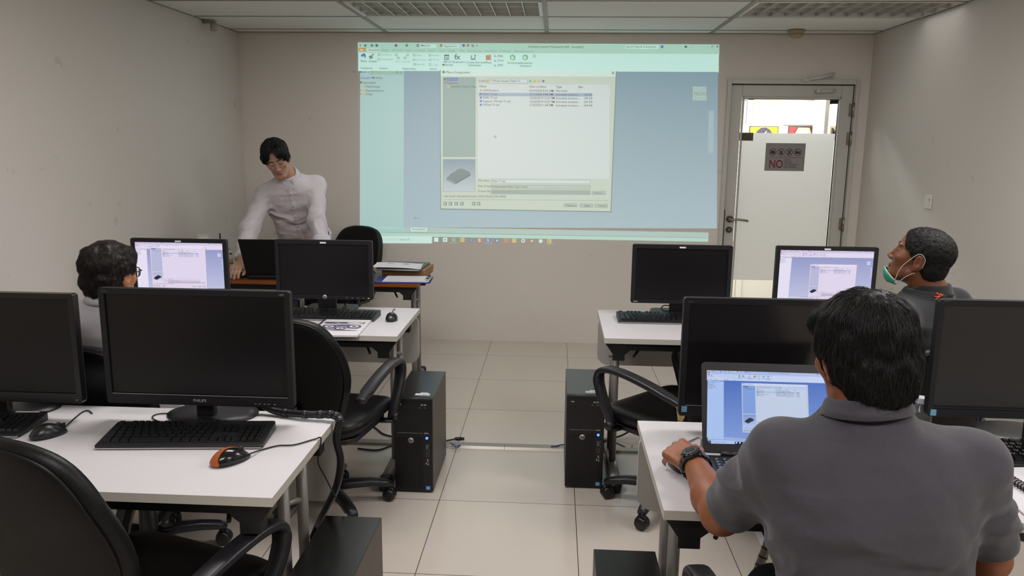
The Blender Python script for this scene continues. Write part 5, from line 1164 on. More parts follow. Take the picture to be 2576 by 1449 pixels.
def hand_sdf(side, curl=(.35, .8, .7), spread=.06, thumb=.4):
    """side=+1: thumb on +x. wrist at origin, knuckles towards +y, back of the hand +z"""
    palm = U([Box((0, .048, 0), (.026, .036, .004), .0105), Cone((0, -.01, 0), (0, .03, 0), .024, .020), Ell((side * .024, .035, -.006), (.016, .030, .013))], .014)
    fs = []
    for i, (x, L, r) in enumerate(((.029, .074, .0090), (.0095, .083, .0093), (-.0105, .077, .0088), (-.029, .060, .0078))):
        y0 = (.092, .096, .092, .083)[i]; p = [np.array([side * x, y0 - .012, .001])]; a = 0; sp = side * spread * (1.2 - i * .8)
        for j, (fr, c) in enumerate(zip((.48, .30, .24), curl)):
            a -= c * (1 + .10 * i * (j > 0)); l = L * fr + (.012 if j == 0 else 0)
            p.append(p[-1] + np.array([math.sin(sp) * l * math.cos(a), math.cos(a) * l, math.sin(a) * l]))
        fs.append(Chain(p, [r * 1.12, r * 1.05, r * .95, r * .82], .004)); fs.append(Ell(p[0] + np.array([0, .010, .004]), (.0095, .010, .008)))
    t0 = np.array([side * .026, .020, -.006]); t1 = t0 + np.array([side * .020, .028, -.006 - thumb * .01]); t2 = t1 + np.array([side * .010 * (1 - thumb), .030, -.010 * thumb - .004]); t3 = t2 + np.array([-side * .008 * thumb, .024, -.006])
    th = Chain([t0, t1, t2, t3], [.0135, .0115, .0100, .0080], .005)
    fing = fs
    def f(P):
        d = palm(P)
        g = fing[0](P)
        for q in fing[1:]: g = smin(g, q(P), .0025)
        d = smin(d, g, .006); return smin(d, th(P), .007)
    return f
def frameR(f, s):
    """columns: right s, forward f, up"""
    f = np.array(f, float); f /= np.linalg.norm(f); s = np.array(s, float); s = s - f * (s @ f); s /= np.linalg.norm(s)
    return np.stack([s, f, np.cross(s, f)], 1)

M_eyew = mat('eye_white', 'c9c2b8', .25); M_iris = mat('iris_dark', '1c120c', .15)
def skin(name, c, lip): return [mat(name, c, .48, sss=.06, var=.07, vscale=55, bump=.05, bscale=900), mat(name + '_lip', lip, .42, var=.05)]

class Person:
    """joints in world metres; everything is meshed relative to the root at the feet/seat"""
    def __init__(s, label, loc, hc, hR, neck, shL, shR, elL, elR, wrL, wrR, hip, tone, hw=1.0, slim=1.0, hs=1.0, avoid=()):
        s.root = thing('person', label, 'person', loc); s.o = np.array(loc)
        for k, v in dict(hc=hc, neck=neck, shL=shL, shR=shR, elL=elL, elR=elR, wrL=wrL, wrR=wrR, hip=hip).items(): setattr(s, k, np.array(v, float))
        s.hR = hR * 1.0; s.hs = hs; s.avoid = list(avoid); s.tone = tone; s.head = head_sdf(hw, slim); s.headw = s.hl(s.head)
        up = s.neck - s.hip; s.L = np.linalg.norm(up); up /= s.L; x = s.shR - s.shL; x -= up * (x @ up); x /= np.linalg.norm(x)
        s.tR = np.stack([x, np.cross(up, x), up], 1)                     # right, forward, up of the trunk
    def hl(s, f): return (lambda g: lambda P: g(P))(lambda P: f(((P - A3(s.hc)) @ s.hR.astype(f32)) / f32(s.hs)) * f32(s.hs))
    def dodge(s, P, d):
        for a in s.avoid: d = np.maximum(d, .004 - a(P))
        return d.astype(f32)
    def trunk(s, grow=0.0, z0=-.10, sec=None, belly=0.0):
        sec = sec or [(-.12, .150, .105), (0, .165, .118), (.25, .150, .110), (.50, .162, .118), (.74, .172, .112), (.88, .150, .095), (.97, .085, .070), (1.05, .055, .055)]
        z = np.array([a[0] for a in sec]) * s.L; rx = np.array([a[1] for a in sec]) + grow; ry = np.array([a[2] for a in sec]) + grow
        top = z[-1]
        def f(P):
            q = (P - A3(s.hip)) @ s.tR.astype(f32); zz = q[:, 2]; X = np.interp(zz, z, rx); Y = np.interp(zz, z, ry)
            k = ((np.abs(q[:, 0]) / X) ** 2.4 + (np.abs(q[:, 1] - belly * np.interp(zz, [0, .2 * s.L, .6 * s.L], [1, 1, 0]) - 0) / Y) ** 2.4) ** (1 / 2.4)
            d = (k - 1) * np.minimum(X, Y); return np.maximum(np.maximum(d, zz - top), (z0 * s.L) - zz).astype(f32)
        return f
    def cloth(s, name, f, lo, hi, h, m, parent=None):
        V, F = mesh_sdf(f, lo, hi, h); return np_obj(name, V - s.o, F, m, parent or s.root)
    def shirt(s, m, sleeve=.85, h=.005, grow=.012, long_=False, wrinkle=.004, armr=(.066, .060, .056), zcut=-.12, sec=None, cuff=None, belly=0.0, fold=1.0, name='shirt'):
        parts = [s.trunk(grow, zcut, sec, belly)]
        for a in (s.shL, s.shR): parts.append(Cone(s.neck - s.tR[:, 2] * .045, a, .058, .056))
        body = U(parts, .045); sl = []
        for i, (a, e, w_) in enumerate(((s.shL, s.elL, s.wrL), (s.shR, s.elR, s.wrR))):
            ax = (e - a) / np.linalg.norm(e - a)
            if long_:
                end = (cuff[i] if cuff else .93); wend = e + (w_ - e) * end
                c = Chain([a, a + (e - a) * .5, e, wend], [armr[0], armr[1], armr[2], .043], .025); ax = (w_ - e) / np.linalg.norm(w_ - e); hem = wend
            else:
                hem = a + (e - a) * sleeve; c = Chain([a, a + (e - a) * .5, a + (e - a) * 1.1], [armr[0], armr[1], armr[2]], .02)
            sl.append((c, hem, ax, e))
        nk = s.neck; up = s.tR[:, 2]; fw = s.tR[:, 1]; headd = s.hc - nk; nax = (up * .6 + headd / np.linalg.norm(headd) * .4); nax /= np.linalg.norm(nax)
        def f(P):
            d = body(P)
            for c, hem, ax, e in sl:
                t = c(P); cut = ((P - A3(hem)) @ A3(ax)); near = np.sqrt(((P - A3(hem)) ** 2).sum(1)) < .22
                t = np.where(near, smax(t, cut, .008), t); d = smin(d, t, .035)
                d = np.where((np.sqrt(((P - A3(hem)) ** 2).sum(1)) < .105), smax(d, cut, .008), d)
            q = (P - A3(s.hip)) @ s.tR.astype(f32)
            w = vnoise(q * A3((9, 9, 22)) + 3) * .6 + vnoise(q * A3((22, 22, 34)) + 9) * .35 + vnoise(q * A3((40, 40, 58)) + 5) * .16
            lowf = np.interp(q[:, 2], [0, .35 * s.L, .75 * s.L, s.L], [1.5, 1.1, .7, .35])
            rg = 1 - np.abs(vnoise(q * A3((5.5, 5.5, 13)) + vnoise(q * 5)[:, None] * .6 + 20)); d = d + wrinkle * lowf * (w - fold * np.maximum(rg - .72, 0) * 2.2)
            ne = nk + nax * .030; return s.dodge(P, np.maximum(d, (P - A3(ne)) @ A3(nax)))
        pts = np.array([s.neck, s.shL, s.shR, s.hip] + [x[1] for x in sl] + ([s.elL, s.elR] if long_ else [])); lo = pts.min(0) - .14; hi = pts.max(0) + .14
        lo[2] = min(lo[2], s.hip[2] + zcut * s.L - .02); ob = s.cloth(name, f, lo, hi, h, m); s.shirtf = f; s.nax = nax; return ob
    def collar(s, m, parent, r=.066, hgt=.036, flap=.042, flare=.020, gap=.35, tips=0.0, lift=0.0, stand=.0):
        """turned-down collar around the neck axis, open at the front"""
        N_ = 40; c = s.neck + s.nax * (.012 + lift); fw = s.tR[:, 1] - s.nax * (s.tR[:, 1] @ s.nax); fw /= np.linalg.norm(fw); rt = np.cross(fw, s.nax)
        V = []; prof_n = 9
        for i in range(N_ + 1):
            a = gap + (2 * PI - 2 * gap) * i / N_; d = fw * math.cos(a) + rt * math.sin(a); front = max(0, math.cos(a)) ; tip = tips * max(0, (math.cos(a) - .35) / .65) ** 1.5
            drop = -.030 * max(0, math.cos(a)) ; rise = .006 * max(0, -math.cos(a))
            fl = flap + tip; ro = r * (1 + .06 * front)
            pr = [(ro, -.012), (ro - .002, hgt * .6), (ro + .001, hgt), (ro + .006, hgt + .002), (ro + .010, hgt - .006), (ro + .010 + flare * .6, hgt - fl * .6), (ro + .012 + flare, hgt - fl), (ro + .008 + flare, hgt - fl - .001), (ro + .006, hgt - .012)]
            for q, z in pr: V.append(c + d * q + s.nax * (z + drop + rise) + fw * (tip * .25))
        F = [(i * prof_n + k, i * prof_n + (k + 1) % prof_n, (i + 1) * prof_n + (k + 1) % prof_n, (i + 1) * prof_n + k) for i in range(N_) for k in range(prof_n)]
        F += [tuple(range(prof_n))[::-1], tuple(N_ * prof_n + k for k in range(prof_n))]
        return np_obj('collar', np.array(V) - s.o, F, m, parent)
    def trousers(s, m, kneeL, kneeR, ankL, ankR, h=.009, r=(.092, .066, .050), sec=None):
        hl, hr = s.hip - s.tR[:, 0] * .085, s.hip + s.tR[:, 0] * .085
        if sec: pel = s.trunk(.008, -.14, sec)
        else: pel = Ell(s.hip, (.165, .125, .11))
        f0 = U([pel, Chain([hl, (hl + kneeL) / 2, kneeL], [r[0], (r[0] + r[1]) / 2, r[1]], .03), Chain([hr, (hr + kneeR) / 2, kneeR], [r[0], (r[0] + r[1]) / 2, r[1]], .03), Chain([kneeL, (kneeL + ankL) / 2, ankL], [r[1], r[1] * .9, r[2]], .03), Chain([kneeR, (kneeR + ankR) / 2, ankR], [r[1], r[1] * .9, r[2]], .03)], .03)
        az = ankL[2] - .0
        def f(P): return s.dodge(P, np.maximum(f0(P) + .003 * vnoise(P * A3((18, 18, 30))), (az - P[:, 2])))
        pts = np.array([s.hip, kneeL, kneeR, ankL, ankR]); lo = pts.min(0) - .16; hi = pts.max(0) + .16; lo[2] = az - .02; hi[2] = s.hip[2] + .14
        t = s.cloth('trousers', f, lo, hi, h, m)
        for a, kn in ((ankL, kneeL), (ankR, kneeR)):
            fwd = s.tR[:, 1].copy(); fwd[2] = 0; fwd /= np.linalg.norm(fwd); g = a.copy(); g[2] = 0
            sf = U([Ell(g + fwd * .05 + A3((0, 0, .035)), (.05, .05, .035)), Cone(g + fwd * .0 + A3((0, 0, .042)), g + fwd * .16 + A3((0, 0, .032)), .040, .034), Cone(g + A3((0, 0, .05)), g + A3((0, 0, .10)), .042, .042)], .02)
            sf2 = (lambda sf: lambda P: np.maximum(sf(P), -P[:, 2] + .001).astype(f32))(sf)
            lo = g - .22; hi = g + .24; lo[2] = -.01; hi[2] = .15; s.cloth('shoe', sf2, lo, hi, .007, mat('shoe_black', '121214', .4))
        return t
    # ---- hair
    def hair_cap(s, m, prims, cuts, noise=.004, nscale=60, h=.0035, k=.012, parent=None, name='hair'):
        base = U(prims, k)
        def f(P):
            d = base(P) + noise * vnoise(P * nscale) + noise * .5 * vnoise(P * nscale * 2.3)
            for c, kk in cuts: d = smax(d, -c(P), kk)
            return d.astype(f32)
        s.hairloc = f; fw = s.hl(f)
        V, F = mesh_sdf(fw, s.hc - .19, s.hc + .19, h); s.hairw = fw; s.hairV = V
        s.hair = np_obj(name, V - s.o, F, m, parent or s.root); return s.hair
    def strands(s, m, n, flow, length=(.03, .055), lift=(.001, .004), width=.0011, seg=6, keep=None, name='hair_strands', seed=3, jitter=.25):
        R_ = np.random.default_rng(seed); loc = (s.hairV - s.hc) @ s.hR / s.hs
        if keep is not None: loc = loc[keep(loc)]
        P = loc[R_.integers(0, len(loc), n)] + R_.normal(0, .0012, (n, 3)); f = s.hairloc
        Ls = R_.uniform(*length, n); lf = R_.uniform(*lift, n); jit = R_.normal(0, jitter, (n, 3)); pts = [P.copy()]
        for q in range(seg):
            p32 = P.astype(f32); g = grad(f, p32); d = flow(P) + jit; d = d - g * (d * g).sum(1, keepdims=True); d /= np.linalg.norm(d, axis=1, keepdims=True) + 1e-9
            P = P + d * (Ls / seg)[:, None]; dd = f(P.astype(f32)); tgt = lf * math.sin(PI * min(1, (q + 1) / seg * .75)); P = P - g * np.clip(dd - tgt, -.004, .006)[:, None]; pts.append(P.copy())
        pts = np.stack(pts, 1); T = np.gradient(pts, axis=1); T /= np.linalg.norm(T, axis=2, keepdims=True) + 1e-9
        N = grad(f, pts.reshape(-1, 3).astype(f32)).reshape(pts.shape); B = np.cross(T, N); B /= np.linalg.norm(B, axis=2, keepdims=True) + 1e-9; N2 = np.cross(B, T)
        wd = width * np.array([1 - .85 * (i / seg) ** 2 for i in range(seg + 1)])[None, :, None]
        ring = np.stack([pts + B * wd, pts + N2 * wd * .8, pts - B * wd], 2); V = ring.reshape(-1, 3) @ s.hR.T * s.hs + s.hc - s.o
        S_ = (seg + 1) * 3; base = (np.arange(n) * S_)[:, None, None]; i = (np.arange(seg) * 3)[None, :, None]; kk = np.arange(3)[None, None, :]
        a = base + i + kk; b = base + i + (kk + 1) % 3; F = np.stack([a, b, b + 3, a + 3], -1).reshape(-1, 4)
        o = np_obj(name, V, F, m, s.hair); o['kind'] = 'stuff'; return o
    def face_line(s, name, pts, r, m, off=.0008):
        """thin line (brow, lash) laid on the face; pts local (x,z), drawn on the front of the face"""
        out = []
        for x, z in pts:
            ys = np.linspace(.13, .03, 160); P = np.stack([np.full(160, x), ys, np.full(160, z)], 1).astype(f32); d = s.head(P); k = np.argmax(d < 0); out.append(np.array([x, ys[k] + off, z]))
        out = np.array(out) @ s.hR.T * s.hs + s.hc - s.o
        return MB().tube([Vector(p) for p in spline([Vector(q) for q in out], 3)], r, 6).build(name, m, s.root)
    def loc2w(s, p): return np.array(p, float) @ s.hR.T * s.hs + s.hc - s.o

def chair_space(loc, rot, top=.94):
    """space taken by a chair's seat and backrest, so that clothes rest on it"""
    R = np.array(Matrix.Rotation(rot, 3, 'Z'), dtype=f32); c = A3(loc); seat = Box((0, .01, .412), (.225, .212, .042), .018)
    def f(P):
        q = (P - c) @ R; x, y, z = q[:, 0], q[:, 1], q[:, 2]
        fr = -.235 - .10 * (z - .42) / .5 + .62 * x * x + np.maximum(0, 1 - ((z - .62) / .2) ** 2) * .02 + .034
        return np.minimum(seat(q), np.maximum(np.maximum(y - fr, np.abs(x) - .24), np.maximum(z - top, .40 - z)))
    return f
def slab(x0, x1, y0, y1, z0, z1): return Box(((x0 + x1) / 2, (y0 + y1) / 2, (z0 + z1) / 2), ((x1 - x0) / 2, (y1 - y0) / 2, (z1 - z0) / 2), .0005)
from mathutils.bvhtree import BVHTree
def mat_hair(name, c0, c1, rough=.38):
    N = NT(name); b = N.n('ShaderNodeBsdfPrincipled'); tc = N.n('ShaderNodeTexCoord')
    no = N.n('ShaderNodeTexNoise', i_Scale=260.0, i_Detail=3.0); N.l(tc.outputs['Object'], no.inputs['Vector'])
    N.l(N.mix(no.outputs['Fac'], lin(c0), lin(c1)), b.inputs['Base Color']); b.inputs['Roughness'].default_value = rough; b.inputs['Specular IOR Level'].default_value = .45
    N.l(b.outputs[0], N.out.inputs[0]); return N.m
def mat_knit(name, c, var=.16, sc=900, rough=.9):
    N = NT(name); b = N.n('ShaderNodeBsdfPrincipled'); tc = N.n('ShaderNodeTexCoord'); c = lin(c)
    n1 = N.n('ShaderNodeTexNoise', i_Scale=float(sc), i_Detail=2.0); mp = N.n('ShaderNodeMapping'); mp.inputs['Scale'].default_value = (1, 1, 2.6)
    N.l(tc.outputs['Object'], mp.inputs[0]); N.l(mp.outputs[0], n1.inputs['Vector'])
    n2 = N.n('ShaderNodeTexNoise', i_Scale=140.0, i_Detail=4.0); N.l(mp.outputs[0], n2.inputs['Vector'])
    t = N.math('ADD', N.math('MULTIPLY', n1.outputs['Fac'], .6), N.math('MULTIPLY', n2.outputs['Fac'], .4))
    N.l(N.mix(t, tuple(v * (1 - var * 2) for v in c), tuple(v * (1 + var * 2) for v in c)), b.inputs['Base Color'])
    b.inputs['Roughness'].default_value = rough; b.inputs['Specular IOR Level'].default_value = .2; b.inputs['Sheen Weight'].default_value = .25
    bp = N.n('ShaderNodeBump', i_Strength=.25, i_Distance=.001); N.l(n1.outputs['Fac'], bp.inputs['Height']); N.l(bp.outputs[0], b.inputs['Normal'])
    N.l(b.outputs[0], N.out.inputs[0]); return N.m
M_grey1 = mat_knit('charcoal_heather_knit', '4a484f'); M_grey3 = mat_knit('light_grey_knit', 'd8d3da', .10); M_blk2 = mat_knit('black_knit', '25262a', .12)
M_cotton = mat('white_cotton', 'cfc8cd', .8, var=.03, bump=.06, bscale=500, sheen=.1); M_trou = mat('dark_trousers', '15151a', .8, var=.1, sheen=.1); M_trou2 = mat('navy_trousers', '1e222c', .85, var=.1)
MH_black = mat_hair('black_hair', '050405', '121014', .5); MH_brown = mat_hair('dark_brown_hair', '0d0808', '21140f', .55); MH_short = mat_hair('cropped_black_hair', '060607', '15120d', .65)

def flow_from(cr, down=.9):
    cr = np.array(cr)
    def f(P):
        q = P - cr; r = np.linalg.norm(q, axis=1, keepdims=True); q = q / (r + 1e-6); w = np.clip(r / .09, 0, 1); sw = np.stack([-q[:, 1], q[:, 0], 0 * q[:, 0]], 1) * .45 * (1 - w)
        return q * (1.2 - .6 * w) + sw + np.array([0, 0, -1.0]) * down * w
    return f

# ---------------------------------------------------------------- man in the foreground (seen from behind)
R1 = headR(-13, -10, -3)
p1 = Person('person in a charcoal polo shirt with a black wristwatch, seen from behind', (1.10, -4.15, 0), (1.052, -4.185, 1.178), R1, (1.062, -4.205, 1.058),
            (.915, -4.205, 1.0), (1.262, -4.19, .985), (.850, -4.035, .79), (1.352, -4.125, .765), (.842, -3.752, .785), (1.275, -3.86, .785), (1.125, -4.185, .55), skin('skin_tan', '8f5637', '7a4238'), 1.0, 1.0, .90,
            [chair_space((1.10, -4.12, 0), math.radians(6), .74), slab(.79, .855, -3.705, -3.60, .73, .758), slab(.75, 2.5, -3.904, -3.312, .60, .7302), slab(.89, 1.27, -3.882, -3.62, .73, .7565)])
p1.hf = frameR((-.42, .90, .02), (.85, .30, .42))
# hands: left hand's thumb is on its right (+x), right hand's on its left
def skin2(p, side_curl_L, fL, side_curl_R, fR, h, **kw):
    """body skin with both hands"""
    neck_top = p.hc + p.hR @ np.array([0, -.022, -.045]) * p.hs; ua, ue, fe, fw = kw.get('arm', (.045, .040, .043, .027))
    parts = [p.trunk(-.012), Chain([p.neck - p.tR[:, 2] * .04, p.neck + p.tR[:, 2] * .02, neck_top], [.058, .054, .056], .02)]
    for a, e, w_ in ((p.shL, p.elL, p.wrL), (p.shR, p.elR, p.wrR)):
        parts += [Cone(p.neck - p.tR[:, 2] * .03, a, .045, .045), Chain([a, a + (e - a) * .5, e], [.050, ua, ue], .02), Chain([e, e + (w_ - e) * .3, w_], [ue, fe, fw], .02)]
    body = U(parts, .022); hl = local(hand_sdf(1, *side_curl_L), p.wrL, fL); hr = local(hand_sdf(-1, *side_curl_R), p.wrR, fR); hd = p.headw
    def f(P):
        d = smin(body(P), hd(P), .016)
        for w_, hh in ((p.wrL, hl), (p.wrR, hr)):
            near = np.abs(P - A3(w_)).max(1) < .26
            if near.any(): d[near] = smin(d[near], hh(P[near]), .014)
        return p.dodge(P, d)
    pts = np.array([p.hc, p.neck, p.shL, p.shR, p.elL, p.elR, p.wrL, p.wrR, p.hip]); lo = pts.min(0) - .18; hi = pts.max(0) + .18; lo[2] = min(p.hip[2] - .08, p.wrL[2] - .14, p.wrR[2] - .14); hi[2] = p.hc[2] + .15
    V, F = mesh_sdf(f, lo, hi, h); q = (V[F].mean(1) - p.hc) @ p.hR / p.hs
    lip = (np.abs(q[:, 0]) < .0235) & (q[:, 1] > .083) & (((q[:, 2] + .061) / .0090) ** 2 + (q[:, 0] / .0245) ** 2 < 1)
    p.bodyf = f; p.body = np_obj('body', V - p.o, F, p.tone, p.root, mi=lip.astype(int)); return p.body
CURL = lambda a, b, c, sp=.05, th=.5: ((a, b, c), sp, th)
skin2(p1, CURL(.75, 1.15, 1.0, .03), p1.hf, CURL(.3, .5, .4), frameR((-.15, .95, -.12), (1, .15, 0)), .0034)
TS = [(-.14, .155, .118), (0, .162, .122), (.25, .152, .112), (.50, .166, .116), (.70, .184, .112), (.84, .178, .098), (.93, .125, .078), (1.0, .075, .066), (1.06, .06, .06)]
s1 = p1.shirt(M_grey1, .84, .0045, .010, wrinkle=.0085, armr=(.060, .056, .055), sec=TS, fold=1.6)
p1.collar(M_grey1, s1, .062, .028, .030, .007, lift=.020)
p1.trousers(M_trou2, A3((1.04, -3.835, .488)), A3((1.24, -3.82, .488)), A3((1.04, -3.70, .10)), A3((1.23, -3.69, .10)))
p1.hair_cap(MH_black, [Ell((0, -.014, .050), (.091, .107, .094)), Ell((0, -.050, -.015), (.078, .068, .080)), Ell((0, -.062, -.050), (.056, .038, .036)), Ell((0, .055, .075), (.076, .058, .045)), *S2(lambda s: Ell((s * .070, -.02, .01), (.022, .055, .05)))],
            [(Ell((0, .115, -.035), (.088, .085, .105)), .01), (U(S2(lambda s: Ell((s * .092, .006, -.022), (.026, .024, .040))), .005), .008)], noise=.0045, nscale=42, h=.0035)
p1.strands(MH_black, 7500, flow_from((.012, -.055, .14), 1.0), (.035, .065), (.0012, .0045), .0006, 6, seed=5, jitter=.18)
p1.strands(MH_black, 420, flow_from((.012, -.055, .14), .8), (.045, .075), (.005, .011), .0004, 6, name='loose_strands', seed=8, jitter=.4)
# wristwatch
ax = (p1.wrL - p1.elL); ax /= np.linalg.norm(ax); wc = p1.wrL - ax * .022
dz = np.array([-.35, -.25, .90]); dz -= ax * (dz @ ax); dz /= np.linalg.norm(dz); sx_ = np.cross(ax, dz)
M_watch = mat('watch_resin', '0c0c0d', .32, var=.1, spec=.6); M_wface = mat('watch_glass', '1c211e', .08, spec=.7); M_wmetal = mat('watch_buttons', '55555a', .3, metal=.7)
tov = lambda v: Vector(v - p1.o)
st = MB(); V_ = []; n_ = 44
for i in range(n_):
    a = 2 * PI * i / n_; rr_ = .0315 + .0016 * (i % 2)
    c_ = dz * math.cos(a) * rr_ + sx_ * math.sin(a) * rr_ * 1.06; d_ = c_ / np.linalg.norm(c_); w2 = .012 + .004 * max(0, math.cos(a))
    for q_, r2 in ((-w2, 0), (-w2, .004), (w2, .004), (w2, 0)): V_.append(tov(wc + c_ + ax * q_ + d_ * r2))
st.add(V_, [(i * 4 + k, i * 4 + (k + 1) % 4, ((i + 1) % n_) * 4 + (k + 1) % 4, ((i + 1) % n_) * 4 + k) for i in range(n_) for k in range(4)])
wo = st.build('wristwatch', M_watch, p1.root, bevel=.0006); wo['label'] = 'black digital wristwatch'
Rw = Matrix(np.stack([sx_, ax, dz], 1).tolist()); oc = tov(wc + dz * .033)
MB().prism(circ(.0235, 8, (0, 0)), oc, Rw.col[0], Rw.col[1], Rw.col[2], -.002, .010).prism(circ(.0205, 24), oc, Rw.col[0], Rw.col[1], Rw.col[2], .008, .0125).build('watch_case', M_watch, wo, bevel=.0012)
MB().prism(rr(.024, .017, .004, 4), oc, Rw.col[0], Rw.col[1], Rw.col[2], .0124, .0130).build('watch_display', M_wface, wo)
bt_ = MB()
for sx2 in (-1, 1):
    for sy2 in (-1, 1): bt_.obox(oc + Rw @ Vector((sx2 * .0225, sy2 * .009, .004)), (.004, .005, .005), Rw)
for an in range(8): bt_.obox(oc + Rw @ Vector((.0185 * math.cos(an * PI / 4 + .39), .0185 * math.sin(an * PI / 4 + .39), .0125)), (.004, .004, .0012), Rw)
bt_.build('watch_buttons', M_wmetal, wo)

# ---------------------------------------------------------------- man with glasses on the left (seen from behind)
p3 = Person('person in a light grey polo shirt and glasses, seen from behind', (-1.02, -3.02, 0), (-.998, -3.110, 1.107), headR(6, -4, 2), (-.995, -3.110, 1.018),
            (-1.185, -3.12, .92), (-.805, -3.115, .925), (-1.29, -3.0, .735), (-.75, -3.0, .735), (-1.285, -2.76, .70), (-.82, -2.80, .70), (-1.02, -3.01, .55), skin('skin_light_tan', 'a8714f', '8c5044'), 1.04, 1.08, .85, [chair_space((-1.02, -2.955, 0), -math.radians(4))])
skin2(p3, CURL(.25, .5, .45), frameR((.1, .9, -.2), (1, -.1, 0)), CURL(.25, .5, .45), frameR((-.1, .9, -.2), (1, .1, 0)), .0042)
s3 = p3.shirt(M_grey3, .95, .006, .016, wrinkle=.006, sec=TS, fold=1.3); p3.collar(M_grey3, s3, .066, .034, .034, .009)
p3.trousers(M_trou2, A3((-1.13, -2.60, .50)), A3((-.90, -2.60, .50)), A3((-1.13, -2.54, .08)), A3((-.90, -2.54, .08)))
p3.hair_cap(MH_brown, [Ell((0, -.014, .050), (.095, .108, .092)), Ell((0, -.048, -.012), (.080, .066, .078)), Ell((0, -.054, -.048), (.062, .040, .040)), Ell((0, .05, .080), (.078, .062, .044))],
            [(Ell((0, .112, -.035), (.092, .084, .105)), .01), (U(S2(lambda s: Ell((s * .094, .020, -.038), (.046, .050, .062))), .005), .005)], noise=.0055, nscale=38, h=.004)
p3.strands(MH_brown, 6500, flow_from((0, -.05, .13), .75), (.016, .030), (.001, .0040), .0005, 5, seed=15, jitter=.38)
gl = MB(); fr_ = []
for s_ in (-1, 1):
    o_ = [(s_ * .0335 + x, .112 - .006 * (abs(s_ * .0335 + x) / .06) ** 2, z + .012) for x, z in rr(.052, .038, .014, 5)]
    if s_ < 0: o_ = o_
    P_ = [Vector(p3.loc2w(v)) for v in o_]; gl.tube(P_ + [P_[0]], .0016, 6, cap=False)
    gl.tube([Vector(p3.loc2w(v)) for v in ((s_ * .0595, .106, .022), (s_ * .078, .09, .022), (s_ * .083, .03, .016), (s_ * .084, -.012, .012), (s_ * .080, -.03, -.008))], .0016, 6)
gl.tube([Vector(p3.loc2w(v)) for v in ((-.0078, .112, .016), (0, .115, .018), (.0078, .112, .016))], .0015, 6)
go = gl.build('glasses', mat('glasses_frame', '15121c', .3), p3.root); go['label'] = 'dark framed glasses'
for s_ in (-1, 1): MB().add([Vector(p3.loc2w((s_ * .0335 + x, .1115 - .006 * (abs(s_ * .0335 + x) / .06) ** 2, z + .012))) for x, z in rr(.050, .036, .013, 5)], [tuple(range(24))]).build('lens', mat_glass('lens_glass') if s_ < 0 else bpy.data.materials['lens_glass'], go)

# ---------------------------------------------------------------- man with the mask on the right (profile)
R2 = headR(-56, 19, 0)
p2 = Person('person in a black polo shirt with a green mask under the chin', (1.73, -2.76, 0), (1.7785, -2.7931, 1.1679), R2, (1.8161, -2.8036, 1.0393),
            (1.6509, -2.929, 0.9797), (1.9594, -2.6938, 0.9849), (1.475, -2.83, .745), (1.99, -2.52, .745), (1.455, -2.56, .705), (1.965, -2.29, .72), (1.725, -2.77, .55), skin('skin_brown', '7d4c30', '5c3430'), 1.0, 1.0, .90, [chair_space((1.71, -2.73, 0), -math.radians(-12)), slab(.712, 2.46, -2.294, -1.703, .6, .7302)])
skin2(p2, CURL(.25, .5, .45), frameR((-.2, .9, -.2), (1, .3, 0)), CURL(.25, .5, .45), frameR((-.5, .8, -.2), (.8, .5, 0)), .0036)
s2 = p2.shirt(M_blk2, .92, .0055, .014, wrinkle=.005, sec=TS, fold=1.2); p2.collar(M_blk2, s2, .059, .032, .034, .009)
p2.trousers(M_trou, A3((1.60, -2.36, .50)), A3((1.80, -2.34, .50)), A3((1.60, -2.30, .10)), A3((1.79, -2.28, .10)))
p2.hair_cap(MH_short, [Ell((0, -.013, .048), (.0805, .0995, .086)), Ell((0, .026, .055), (.066, .066, .066)), Ell((0, -.046, -.010), (.070, .062, .072))],
            [(Ell((0, .120, -.030), (.100, .088, .125)), .004), (U(S2(lambda s: Ell((s * .085, .004, -.034), (.032, .030, .046))), .005), .006), (lambda P: P @ A3((0, -.2, 1)) + .066, .006)], noise=.0018, nscale=150, h=.003)
p2.strands(MH_short, 9500, flow_from((0, -.045, .13), .35), (.006, .012), (.0006, .0020), .00034, 3, seed=25, jitter=.35)
p2.face_line('eyebrow', [(-.014, .040), (-.030, .045), (-.048, .040)], .0022, MH_short); p2.face_line('eyebrow', [(.014, .040), (.030, .045), (.048, .040)], .0022, MH_short)
p2.face_line('eyelash', [(-.018, .012), (-.031, .0165), (-.045, .011)], .0009, M_iris, .0004); p2.face_line('eyelash', [(.018, .012), (.031, .0165), (.045, .011)], .0009, M_iris, .0004)
mk = MB(); NA = 22; V_ = []
for i in range(NA + 1):
    a = -1.25 + 2.5 * i / NA; ca, sa = math.cos(a), math.sin(a)
    for j in range(6):
        t = j / 5; bul = .009 * math.sin(PI * t) + (.004 * math.sin(j * 2.2 + a * 3))
        r_x = .066 - .012 * t; r_y = (.092 - .030 * t) + bul * ca
        V_.append(p2.loc2w((sa * (r_x + bul * .4), .012 + ca * r_y, -.078 - .050 * t - .030 * (1 - ca) * (1 - t) * 1.0 + .014 * abs(sa) * (t))))
mk.add(V_, [(i * 6 + j, i * 6 + j + 1, (i + 1) * 6 + j + 1, (i + 1) * 6 + j) for i in range(NA) for j in range(5)], 0, True)
mo = mk.build('chin_mask', mat('mask_green', '2f9a80', .75, var=.15), p2.root, fix=False); md = mo.modifiers.new('thick', 'SOLIDIFY'); md.thickness = .002; mo['label'] = 'green face mask under the chin'
MB().tube([Vector(V_[i * 6]) for i in range(NA + 1)], .0026, 6).build('mask_edge', mat('mask_white_edge', 'c8d2cc', .7), mo)
for s_ in (0, NA): MB().tube([Vector(V_[s_ * 6 + j]) for j in range(6)], .0022, 6).build('mask_side_edge', bpy.data.materials['mask_white_edge'], mo)
